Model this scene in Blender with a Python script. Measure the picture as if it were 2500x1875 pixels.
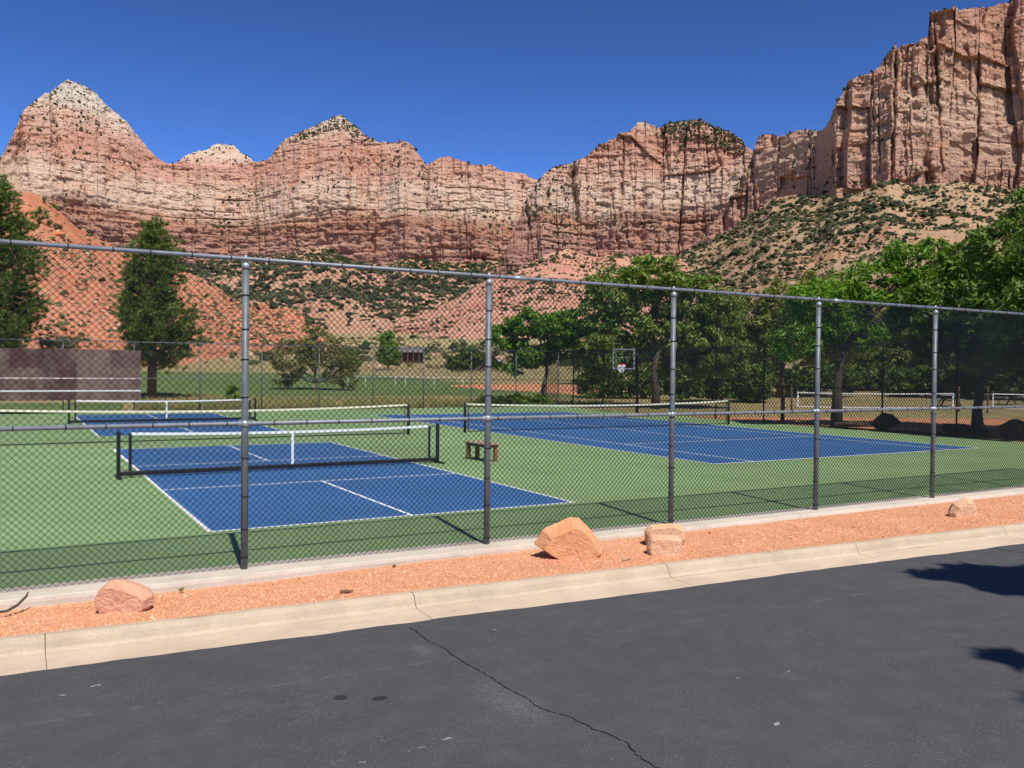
import bpy, bmesh, math, random
import numpy as np
from mathutils import Vector, Matrix

random.seed(7); RNG = np.random.default_rng(11)
for o in list(bpy.data.objects): bpy.data.objects.remove(o)
SC = bpy.context.scene
COL = SC.collection

# ---------------------------------------------------------------- camera
FPX = 2115.8; CX, CY, CZ = -2.321, -12.410, 2.296
YAW, PITCH, ROLL = 0.52119, -0.016935, 0.010372
def cam_axes():
    cy, sy, cp, sp = math.cos(YAW), math.sin(YAW), math.cos(PITCH), math.sin(PITCH)
    f = Vector((sy*cp, cy*cp, sp)); rt = Vector((cy, -sy, 0)); u = rt.cross(f)
    c, s = math.cos(ROLL), math.sin(ROLL)
    return c*rt + s*u, -s*rt + c*u, f
RT, UP, FW = cam_axes()
cd = bpy.data.cameras.new('camera'); cam = bpy.data.objects.new('camera', cd); COL.objects.link(cam)
cd.sensor_fit = 'HORIZONTAL'; cd.sensor_width = 36.0; cd.lens = 36.0*FPX/2500.0
cd.clip_start = 0.05; cd.clip_end = 9000
M3 = Matrix((RT, UP, -FW)).transposed()
cam.matrix_world = Matrix.Translation((CX, CY, CZ)) @ M3.to_4x4()
SC.camera = cam

# ---------------------------------------------------------------- world, sun, exposure
SUN = Vector((-0.335, -2.26, 3.44)).normalized()
w = bpy.data.worlds.new('World'); SC.world = w; w.use_nodes = True
nt = w.node_tree; bg = nt.nodes['Background']
sky = nt.nodes.new('ShaderNodeTexSky'); sky.sky_type = 'NISHITA'; sky.sun_disc = False
sky.sun_elevation = math.asin(SUN.z); sky.sun_rotation = math.atan2(SUN.x, SUN.y)
sky.altitude = 4000; sky.air_density = 1.0; sky.dust_density = 0.0; sky.ozone_density = 6.0
gm = nt.nodes.new('ShaderNodeGamma'); gm.inputs[1].default_value = 1.52      # a vivid, deep desert blue
nt.links.new(sky.outputs[0], gm.inputs[0]); nt.links.new(gm.outputs[0], bg.inputs[0]); bg.inputs[1].default_value = 0.061
sd = bpy.data.lights.new('sun', 'SUN'); so = bpy.data.objects.new('sun', sd); COL.objects.link(so)
sd.energy = 4.7; sd.angle = math.radians(0.53); sd.color = (1.0, 0.955, 0.89)
so.rotation_euler = SUN.to_track_quat('Z', 'Y').to_euler(); so.location = (0, -20, 40)
SC.view_settings.view_transform = 'Standard'; SC.view_settings.look = 'None'
SC.view_settings.exposure = 0.30; SC.view_settings.gamma = 1.0; SC.view_settings.use_curve_mapping = False

# ---------------------------------------------------------------- geometry of the view
def ray(px, py):
    return RT*((px-1250)/FPX) + UP*((937.5-py)/FPX) + FW
def on_z(px, py, z=0.0):
    d = ray(px, py); t = (z-CZ)/d.z
    return Vector((CX, CY, CZ)) + d*t
def on_y(px, py, y):
    d = ray(px, py); t = (y-CY)/d.y
    return Vector((CX, CY, CZ)) + d*t
def at_fwd(px, fwd, z=0.0, py=930):
    d = ray(px, py); t = fwd/d.dot(FW); p = Vector((CX, CY, CZ)) + d*t
    return Vector((p.x, p.y, z))
def azel(pts):
    a, t = [], []
    for px, py in pts:
        d = ray(px, py); a.append(math.atan2(d.x, d.y)); t.append(d.z/math.hypot(d.x, d.y))
    return np.array(a), np.array(t)
HP = ([0, 58, 110, 150, 190, 300, 450, 2500], [0, 0, 1.2, 1.9, 5.0, 11, 20, 60])
def ground_h(x, y):
    d = np.hypot(np.asarray(x)-CX, np.asarray(y)-CY)
    s = np.clip((np.asarray(y)-CY-6)/20.0, 0, 1)
    return np.interp(d, *HP)*s

# ---------------------------------------------------------------- numpy noise
def _h(x, y, z):
    n = (x.astype(np.int64)*374761393 + y.astype(np.int64)*668265263 + z.astype(np.int64)*1440662683) & 0xffffffff
    n = ((n ^ (n >> 13))*1274126177) & 0xffffffff
    n = ((n ^ (n >> 16))*2246822519) & 0xffffffff
    return ((n ^ (n >> 15)) & 0xffffff)/float(0xffffff)
def vn(x, y, z=None):
    x = np.asarray(x, float); y = np.asarray(y, float)
    x, y = np.broadcast_arrays(x, y)
    z = np.zeros_like(x) if z is None else np.broadcast_to(np.asarray(z, float), x.shape)
    xi, yi, zi = np.floor(x), np.floor(y), np.floor(z)
    fx, fy, fz = x-xi, y-yi, z-zi
    fx, fy, fz = fx*fx*(3-2*fx), fy*fy*(3-2*fy), fz*fz*(3-2*fz)
    r = 0
    for i in (0, 1):
        for j in (0, 1):
            for k in (0, 1):
                r = r + _h(xi+i, yi+j, zi+k)*(fx if i else 1-fx)*(fy if j else 1-fy)*(fz if k else 1-fz)
    return r*2-1
def fbm(x, y, z=None, o=4):
    r, a, f = 0, 0.5, 1.0
    for i in range(o):
        r = r + a*vn(np.asarray(x)*f+17.3*i, np.asarray(y)*f+5.1*i, None if z is None else np.asarray(z)*f+9.7*i)
        a *= 0.5; f *= 2.03
    return r
def ridged(x, y, o=3):
    r, a, f = 0, 0.5, 1.0
    for i in range(o):
        r = r + a*(1-np.abs(vn(np.asarray(x)*f+31.7*i, np.asarray(y)*f+3.3*i)))
        a *= 0.5; f *= 2.1
    return r

# ---------------------------------------------------------------- object helpers
def tag(o, label=None, cat=None, group=None, kind=None):
    if label: o['label'] = label
    if cat: o['category'] = cat
    if group: o['group'] = group
    if kind: o['kind'] = kind
    return o
def link(o, parent=None):
    COL.objects.link(o)
    if parent is not None: o.parent = parent
    return o
def empty(name, loc=(0, 0, 0), rz=0.0):
    o = bpy.data.objects.new(name, None); o.location = loc; o.rotation_euler = (0, 0, rz)
    o.empty_display_size = 0.2
    return link(o)
def mesh_np(name, V, F, mat=None, smooth=False):
    """V (n,3), F (m,3|4) numpy -> mesh"""
    V = np.asarray(V, np.float32); F = np.asarray(F, np.int32)
    me = bpy.data.meshes.new(name); k = F.shape[1]
    me.vertices.add(len(V)); me.vertices.foreach_set('co', V.ravel())
    me.loops.add(F.size); me.loops.foreach_set('vertex_index', F.ravel())
    me.polygons.add(len(F))
    me.polygons.foreach_set('loop_start', np.arange(0, F.size, k, dtype=np.int32))
    me.polygons.foreach_set('loop_total', np.full(len(F), k, np.int32))
    me.polygons.foreach_set('use_smooth', np.full(len(F), smooth, bool))
    me.update(calc_edges=True)
    if mat: me.materials.append(mat)
    return me
def obj_np(name, V, F, mat=None, parent=None, smooth=False):
    return link(bpy.data.objects.new(name, mesh_np(name, V, F, mat, smooth)), parent)
def grid_faces(nu, nv):
    i, j = np.meshgrid(np.arange(nu-1), np.arange(nv-1), indexing='ij')
    a = (i*nv+j).ravel()
    return np.stack([a, a+nv, a+nv+1, a+1], 1)

class MB:
    """collects shapes into one mesh"""
    def __init__(s): s.v = []; s.f = []; s.sm = []
    def add(s, V, F, smooth=False):
        b = len(s.v); s.v += [tuple(p) for p in V]
        s.f += [tuple(i+b for i in f) for f in F]; s.sm += [smooth]*len(F)
        return s
    def box(s, x0, x1, y0, y1, z0, z1, M=None):
        V = [Vector(p) for p in ((x0,y0,z0),(x1,y0,z0),(x1,y1,z0),(x0,y1,z0),(x0,y0,z1),(x1,y0,z1),(x1,y1,z1),(x0,y1,z1))]
        if M: V = [M @ p for p in V]
        return s.add(V, [(0,3,2,1),(4,5,6,7),(0,1,5,4),(1,2,6,5),(2,3,7,6),(3,0,4,7)])
    def bbox(s, x0, x1, y0, y1, z0, z1, b=0.006, M=None):
        """box with chamfered edges"""
        bm = bmesh.new(); bmesh.ops.create_cube(bm, size=1)
        for v in bm.verts:
            v.co = Vector((x0 if v.co.x < 0 else x1, y0 if v.co.y < 0 else y1, z0 if v.co.z < 0 else z1))
        bmesh.ops.bevel(bm, geom=list(bm.edges), offset=b, segments=1, affect='EDGES')
        bm.verts.index_update()
        V = [(M @ v.co) if M else v.co.copy() for v in bm.verts]
        F = [tuple(v.index for v in f.verts) for f in bm.faces]; bm.free()
        return s.add(V, F)
    def tube(s, pts, rad, n=8, cap=True, smooth=True):
        pts = [Vector(p) for p in pts]; m = len(pts)
        if not hasattr(rad, '__len__'): rad = [rad]*m
        V, F = [], []; up = Vector((0.3, 0.2, 1)).normalized()
        for i, p in enumerate(pts):
            t = (pts[min(i+1, m-1)] - pts[max(i-1, 0)]).normalized()
            a = t.cross(up)
            if a.length < 1e-3: a = t.cross(Vector((1, 0, 0)))
            a.normalize(); b = a.cross(t)
            for k in range(n):
                an = 2*math.pi*k/n
                V.append(p + (a*math.cos(an) + b*math.sin(an))*rad[i])
        for i in range(m-1):
            for k in range(n):
                k2 = (k+1) % n
                F.append((i*n+k, i*n+k2, (i+1)*n+k2, (i+1)*n+k))
        s.add(V, F, smooth)
        if cap:
            b = len(s.v) - m*n
            s.f.append(tuple(b+k for k in range(n-1, -1, -1))); s.sm.append(False)
            s.f.append(tuple(b+(m-1)*n+k for k in range(n))); s.sm.append(False)
        return s
    def build(s, name, mat, parent=None):
        me = bpy.data.meshes.new(name)
        me.from_pydata([tuple(p) for p in s.v], [], s.f)
        me.polygons.foreach_set('use_smooth', s.sm); me.update()
        if mat: me.materials.append(mat)
        return link(bpy.data.objects.new(name, me), parent)

# ---------------------------------------------------------------- material helpers
class NT:
    def __init__(s, name):
        s.m = bpy.data.materials.new(name); s.m.use_nodes = True
        s.t = s.m.node_tree; s.b = s.t.nodes['Principled BSDF']; s.out = s.t.nodes['Material Output']
        s.b.inputs['Specular IOR Level'].default_value = 0.3
    def n(s, typ, **kw):
        nd = s.t.nodes.new(typ)
        for k, v in kw.items(): setattr(nd, k, v)
        return nd
    def l(s, a, b): s.t.links.new(a, b)
    def pos(s): return s.n('ShaderNodeNewGeometry').outputs['Position']
    def objc(s): return s.n('ShaderNodeTexCoord').outputs['Object']
    def mapping(s, vec, scale=(1, 1, 1), loc=(0, 0, 0), rot=(0, 0, 0)):
        m = s.n('ShaderNodeMapping'); s.l(vec, m.inputs[0])
        m.inputs['Scale'].default_value = scale; m.inputs['Location'].default_value = loc; m.inputs['Rotation'].default_value = rot
        return m.outputs[0]
    def noise(s, vec, scale, detail=4, rough=0.6, dist=0.0):
        t = s.n('ShaderNodeTexNoise'); s.l(vec, t.inputs['Vector'])
        t.inputs['Scale'].default_value = scale; t.inputs['Detail'].default_value = detail
        t.inputs['Roughness'].default_value = rough; t.inputs['Distortion'].default_value = dist
        return t.outputs['Fac']
    def voro(s, vec, scale, feature='F1', out='Distance', rnd=1.0):
        t = s.n('ShaderNodeTexVoronoi', feature=feature); s.l(vec, t.inputs['Vector'])
        t.inputs['Scale'].default_value = scale; t.inputs['Randomness'].default_value = rnd
        return t.outputs[out]
    def ramp(s, fac, stops, interp='LINEAR'):
        r = s.n('ShaderNodeValToRGB'); s.l(fac, r.inputs[0]); e = r.color_ramp; e.interpolation = interp
        while len(e.elements) < len(stops): e.elements.new(0.5)
        for el, (p, c) in zip(e.elements, stops):
            el.position = p; el.color = (c[0], c[1], c[2], 1) if hasattr(c, '__len__') else (c, c, c, 1)
        return r.outputs[0]
    def math(s, op, a, b=None, c=None, clamp=False):
        m = s.n('ShaderNodeMath', operation=op); m.use_clamp = clamp
        for i, v in enumerate((a, b, c)):
            if v is None: continue
            if hasattr(v, 'links') or hasattr(v, 'is_linked'): s.l(v, m.inputs[i])
            else: m.inputs[i].default_value = v
        return m.outputs[0]
    def mix(s, fac, a, b, blend='MIX'):
        m = s.n('ShaderNodeMix', data_type='RGBA', blend_type=blend)
        for sock, v in ((m.inputs[0], fac), (m.inputs[6], a), (m.inputs[7], b)):
            if hasattr(v, 'is_linked'): s.l(v, sock)
            elif hasattr(v, '__len__'): sock.default_value = (v[0], v[1], v[2], 1)
            else: sock.default_value = v
        return m.outputs[2]
    def sep(s, vec):
        x = s.n('ShaderNodeSeparateXYZ'); s.l(vec, x.inputs[0]); return x.outputs
    def color(s, c):
        if hasattr(c, 'is_linked'): s.l(c, s.b.inputs['Base Color'])
        else: s.b.inputs['Base Color'].default_value = (c[0], c[1], c[2], 1)
    def rough(s, v):
        if hasattr(v, 'is_linked'): s.l(v, s.b.inputs['Roughness'])
        else: s.b.inputs['Roughness'].default_value = v
    def bump(s, h, strength=0.5, dist=0.01):
        b = s.n('ShaderNodeBump'); s.l(h, b.inputs['Height'])
        b.inputs['Strength'].default_value = strength; b.inputs['Distance'].default_value = dist
        s.l(b.outputs[0], s.b.inputs['Normal'])

def m_simple(name, c, rough=0.6, var=0.12, scale=6.0, metallic=0.0, bump=0.0, coord='obj'):
    t = NT(name); v = t.objc() if coord == 'obj' else t.pos()
    f = t.noise(v, scale, 5, 0.65)
    lo = [x*(1-var*1.6) for x in c]; hi = [min(1, x*(1+var*1.6)) for x in c]
    t.color(t.ramp(f, [(0.3, lo), (0.7, hi)])); t.rough(rough); t.b.inputs['Metallic'].default_value = metallic
    if bump: t.bump(t.noise(v, scale*6, 4), bump, 0.01)
    return t.m
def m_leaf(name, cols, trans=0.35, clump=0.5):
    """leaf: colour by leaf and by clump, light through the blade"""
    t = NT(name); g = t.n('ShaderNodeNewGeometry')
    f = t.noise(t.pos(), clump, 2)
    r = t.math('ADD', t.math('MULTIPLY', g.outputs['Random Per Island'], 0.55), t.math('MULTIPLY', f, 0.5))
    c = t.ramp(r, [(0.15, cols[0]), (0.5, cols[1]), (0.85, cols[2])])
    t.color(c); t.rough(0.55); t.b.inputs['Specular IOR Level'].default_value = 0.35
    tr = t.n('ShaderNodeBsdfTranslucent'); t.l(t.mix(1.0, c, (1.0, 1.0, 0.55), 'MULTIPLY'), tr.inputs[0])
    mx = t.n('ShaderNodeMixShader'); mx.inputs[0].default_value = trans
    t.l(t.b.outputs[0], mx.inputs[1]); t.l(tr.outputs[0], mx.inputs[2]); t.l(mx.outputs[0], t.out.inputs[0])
    return t.m

def m_asphalt():
    t = NT('asphalt'); p = t.pos(); x, y, z = t.sep(p)
    big = t.noise(p, 0.55, 4, 0.6); mid = t.noise(p, 4.0, 5, 0.6); fine = t.noise(p, 70, 3, 0.7)
    c = t.mix(big, (0.051, 0.051, 0.051), (0.071, 0.071, 0.070))
    c = t.mix(t.ramp(mid, [(0.45, 0), (0.8, 0.55)]), c, (0.092, 0.091, 0.090))
    c = t.mix(t.ramp(fine, [(0.25, 0.75), (0.5, 0.0)]), c, (0.028, 0.028, 0.031))
    # worn stones showing through the seal
    vd = t.voro(p, 55); vb = t.voro(p, 55, out='Color'); vsel = t.sep(vb)[0]
    wear = t.ramp(t.noise(p, 0.9, 4, 0.7), [(0.38, 0.12), (0.70, 1.0)])
    spk = t.math('MULTIPLY', t.math('MULTIPLY', t.math('LESS_THAN', vd, 0.30), t.math('GREATER_THAN', vsel, 0.74)), wear)
    c = t.mix(t.math('MULTIPLY', spk, 0.6), c, (0.21, 0.205, 0.20))
    # old paving seam, running along the kerb
    ln = t.math('ABSOLUTE', t.math('ADD', t.math('ADD', y, t.math('MULTIPLY', x, 0.045)), t.math('ADD', t.math('MULTIPLY', mid, 0.10), 5.98)))
    seam = t.math('MULTIPLY', t.ramp(ln, [(0.0, 1), (0.035, 0)]), t.ramp(t.noise(p, 9, 3), [(0.48, 0), (0.75, 0.5)]))
    c = t.mix(seam, c, (0.16, 0.155, 0.15))
    # dusty worn patch along the crack, and two oil drips
    def spot(cx, cy, rx, ry, rot=0):
        v = t.mapping(p, (1/rx, 1/ry, 0.0), (-cx/rx, -cy/ry, 0))
        wob = t.noise(p, 9, 3)
        ln_ = t.n('ShaderNodeVectorMath', operation='LENGTH'); t.l(v, ln_.inputs[0])
        return t.math('ADD', ln_.outputs['Value'], t.math('MULTIPLY', t.math('SUBTRACT', wob, 0.5), 0.9))
    c = t.mix(t.math('MULTIPLY', t.ramp(spot(0.72, -7.15, 0.22, 0.55), [(0.2, 0.7), (1.0, 0)]), t.ramp(fine, [(0.45, 0), (0.62, 0.9)])), c, (0.19, 0.185, 0.175))
    c = t.mix(t.math('MULTIPLY', t.ramp(spot(0.66, -5.75, 0.10, 0.28), [(0.2, 0.7), (1.0, 0)]), t.ramp(fine, [(0.45, 0), (0.62, 0.9)])), c, (0.19, 0.185, 0.175))
    for a in ((-0.30, -6.47, 0.055, 0.055), (-0.06, -6.62, 0.065, 0.045)):
        c = t.mix(t.ramp(spot(*a), [(0.75, 0.8), (1.0, 0)]), c, (0.012, 0.012, 0.014))
    t.color(c); t.rough(t.ramp(fine, [(0.3, 0.95), (0.7, 0.72)]))
    h = t.math('ADD', t.math('MULTIPLY', t.noise(p, 110, 3, 0.7), 0.6), t.math('MULTIPLY', vd, -0.5))
    t.bump(h, 0.55, 0.006)
    return t.m
def m_court(name, c, lines=False):
    t = NT(name); p = t.pos()
    f = t.noise(p, 0.35, 5, 0.65); g = t.noise(p, 160, 2)
    lo = [v*0.82 for v in c]; hi = [min(1, v*1.12) for v in c]
    k = t.ramp(f, [(0.3, lo), (0.7, hi)])
    k = t.mix(t.ramp(g, [(0.3, 0.3), (0.6, 0)]), k, [v*0.6 for v in c])
    # faint scuffs and dust
    s = t.noise(t.mapping(p, (1.2, 0.35, 1)), 3.0, 6, 0.75)
    k = t.mix(t.ramp(s, [(0.56, 0), (0.76, 0.28)]), k, [min(1, v*1.3+0.05) for v in c])
    t.color(k); t.rough(0.75); t.bump(g, 0.3, 0.003)
    return t.m
def m_concrete(name, c, stain=0.5):
    t = NT(name); p = t.pos()
    f = t.noise(p, 1.6, 6, 0.7); g = t.noise(p, 45, 4, 0.7)
    k = t.ramp(f, [(0.3, [v*0.80 for v in c]), (0.55, c), (0.8, [min(1, v*1.10) for v in c])])
    k = t.mix(t.ramp(g, [(0.25, 0.5), (0.5, 0)]), k, [v*0.55 for v in c])
    d = t.noise(t.mapping(p, (0.5, 3.0, 6.0)), 2.2, 6, 0.75)
    k = t.mix(t.ramp(d, [(0.55, 0), (0.80, stain)]), k, (0.21, 0.16, 0.11))
    r = t.noise(t.mapping(p, (1, 1, 1), (7, 3, 1)), 0.9, 5, 0.7)
    k = t.mix(t.ramp(r, [(0.55, 0), (0.78, stain*0.8)]), k, (0.48, 0.26, 0.15))
    t.color(k); t.rough(0.85); t.bump(g, 0.35, 0.004)
    return t.m
def m_rock(name, z0, z1, stops, varnish=0.55, dip=(0.0, 0.0), white=None):
    """sandstone: beds by height, varnish streaks down the face"""
    t = NT(name); p = t.pos(); x, y, z = t.sep(p)
    w1 = t.noise(p, 0.006, 5, 0.6); w2 = t.noise(p, 0.03, 4, 0.6)
    zz = t.math('ADD', z, t.math('MULTIPLY', t.math('SUBTRACT', w1, 0.5), 70))
    zz = t.math('ADD', zz, t.math('MULTIPLY', t.math('SUBTRACT', w2, 0.5), 26))
    zz = t.math('ADD', zz, t.math('ADD', t.math('MULTIPLY', x, dip[0]), t.math('MULTIPLY', y, dip[1])))
    fac = t.math('DIVIDE', t.math('SUBTRACT', zz, z0), z1-z0, clamp=True)
    c = t.ramp(fac, stops)
    bed = t.noise(t.mapping(p, (0.006, 0.006, 0.16)), 1.0, 5, 0.65)
    c = t.mix(t.ramp(bed, [(0.32, 0.45), (0.48, 0)]), c, (0.44, 0.21, 0.14))
    c = t.mix(t.ramp(bed, [(0.52, 0), (0.72, 0.6)]), c, (0.61, 0.42, 0.28))
    # patches of fresh orange rock
    pat = t.noise(p, 0.016, 5, 0.65)
    c = t.mix(t.ramp(pat, [(0.52, 0), (0.66, 0.6)]), c, (0.60, 0.29, 0.17))
    # dark varnish streaks and cracks
    st = t.noise(t.mapping(p, (0.07, 0.07, 0.008)), 1.0, 6, 0.7)
    am = t.ramp(t.noise(p, 0.012, 3), [(0.35, 0.15), (0.65, 1)])
    c = t.mix(t.math('MULTIPLY', t.ramp(st, [(0.54, 0), (0.74, varnish)]), am), c, (0.13, 0.08, 0.066))
    st2 = t.noise(t.mapping(p, (0.25, 0.25, 0.03), (3, 9, 2)), 1.0, 5, 0.7)
    c = t.mix(t.ramp(st2, [(0.56, 0), (0.70, 0.5)]), c, (0.13, 0.07, 0.05))
    sp = t.noise(t.mapping(p, (1, 1, 0.55)), 0.30, 6, 0.8)
    c = t.mix(t.ramp(sp, [(0.30, 0.55), (0.42, 0)]), c, (0.18, 0.105, 0.075))
    t.color(c); t.rough(0.9); t.b.inputs['Specular IOR Level'].default_value = 0.15
    h = t.math('ADD', t.math('MULTIPLY', t.noise(p, 0.12, 6, 0.7), 1.0), t.math('MULTIPLY', bed, 0.6))
    t.bump(h, 1.0, 9.0)
    return t.m
def m_soil(name, cols, scale=0.05, speck=(0.55, 0.42, 0.28), grass=(0.20, 0.17, 0.07), gamt=0.5):
    t = NT(name); p = t.pos()
    f = t.noise(p, scale, 6, 0.65); g = t.noise(p, scale*9, 5, 0.7); h = t.noise(p, scale*60, 3, 0.7)
    c = t.ramp(f, [(0.30, cols[0]), (0.5, cols[1]), (0.7, cols[2])])
    c = t.mix(t.ramp(g, [(0.5, 0), (0.75, gamt)]), c, grass)
    c = t.mix(t.ramp(h, [(0.58, 0), (0.75, 0.75)]), c, speck)
    c = t.mix(t.ramp(h, [(0.28, 0.55), (0.42, 0)]), c, [v*0.45 for v in cols[0]])
    t.color(c); t.rough(0.95); t.b.inputs['Specular IOR Level'].default_value = 0.1
    t.bump(t.math('ADD', g, h), 0.8, 0.04/scale*0.05)
    return t.m
def m_wire():
    t = NT('black_vinyl'); t.color((0.010, 0.011, 0.011)); t.rough(0.24); t.b.inputs['Specular IOR Level'].default_value = 0.22
    return t.m
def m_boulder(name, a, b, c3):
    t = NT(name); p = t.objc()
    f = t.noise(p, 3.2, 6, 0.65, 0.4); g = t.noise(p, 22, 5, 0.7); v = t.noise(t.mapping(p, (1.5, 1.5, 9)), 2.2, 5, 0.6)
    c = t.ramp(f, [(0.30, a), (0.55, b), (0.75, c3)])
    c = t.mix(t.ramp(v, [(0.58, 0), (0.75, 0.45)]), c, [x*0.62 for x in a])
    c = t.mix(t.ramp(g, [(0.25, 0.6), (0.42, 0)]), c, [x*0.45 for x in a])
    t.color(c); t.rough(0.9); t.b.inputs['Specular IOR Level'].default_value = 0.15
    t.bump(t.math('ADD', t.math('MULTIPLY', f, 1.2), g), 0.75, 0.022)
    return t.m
def m_board():
    t = NT('maroon_board'); p = t.pos(); x, y, z = t.sep(p)
    f = t.noise(t.mapping(p, (1, 1, 0.6)), 1.5, 7, 0.8); g = t.noise(t.mapping(p, (1, 1, 0.5)), 12, 4, 0.75)
    oi = t.n('ShaderNodeObjectInfo').outputs['Random']
    c = t.mix(t.noise(p, 0.8, 3), (0.050, 0.020, 0.020), (0.080, 0.033, 0.031))
    am = t.ramp(t.math('ADD', t.math('MULTIPLY', f, 0.75), t.math('MULTIPLY', oi, 0.16)), [(0.36, 0), (0.58, 0.8)])
    c = t.mix(am, c, (0.195, 0.135, 0.105))
    c = t.mix(t.math('MULTIPLY', t.ramp(g, [(0.60, 0), (0.70, 1)]), t.math('MULTIPLY', am, 1.6, clamp=True)), c, (0.42, 0.33, 0.26))
    t.color(c); t.rough(0.8)
    return t.m
def m_bark(name, a, b):
    t = NT(name); p = t.objc()
    f = t.noise(t.mapping(p, (6, 6, 1.2)), 2.0, 5, 0.7)
    t.color(t.ramp(f, [(0.3, a), (0.7, b)])); t.rough(0.95); t.bump(f, 0.8, 0.03)
    return t.m
def m_gravel():
    t = NT('red_gravel'); g = t.n('ShaderNodeNewGeometry'); p = t.pos()
    r = g.outputs['Random Per Island']
    c = t.ramp(r, [(0.0, (0.44, 0.18, 0.085)), (0.35, (0.61, 0.285, 0.145)), (0.75, (0.69, 0.36, 0.195)), (1.0, (0.74, 0.49, 0.32))])
    c = t.mix(t.ramp(t.noise(p, 1.3, 4), [(0.4, 0), (0.7, 0.35)]), c, (0.56, 0.24, 0.12))
    t.color(c); t.rough(0.9)
    return t.m
def m_scrub(name, a, b, c3):
    t = NT(name); p = t.pos(); g = t.n('ShaderNodeNewGeometry')
    r = g.outputs['Random Per Island']
    c = t.ramp(r, [(0.0, a), (0.55, b), (1.0, c3)])
    t.color(c); t.rough(0.95); t.b.inputs['Specular IOR Level'].default_value = 0.05
    t.bump(t.noise(p, 1.2, 4, 0.7), 0.8, 0.8)
    return t.m
def m_paint(name, c):
    t = NT(name); p = t.pos()
    f = t.noise(p, 30, 5, 0.7)
    t.color(t.ramp(f, [(0.22, [v*0.72 for v in c]), (0.42, c)])); t.rough(0.7)
    return t.m
def m_grassblade(name, cols):
    t = NT(name); g = t.n('ShaderNodeNewGeometry')
    t.color(t.ramp(g.outputs['Random Per Island'], [(0.0, cols[0]), (0.5, cols[1]), (1.0, cols[2])])); t.rough(0.8)
    return t.m

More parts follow.
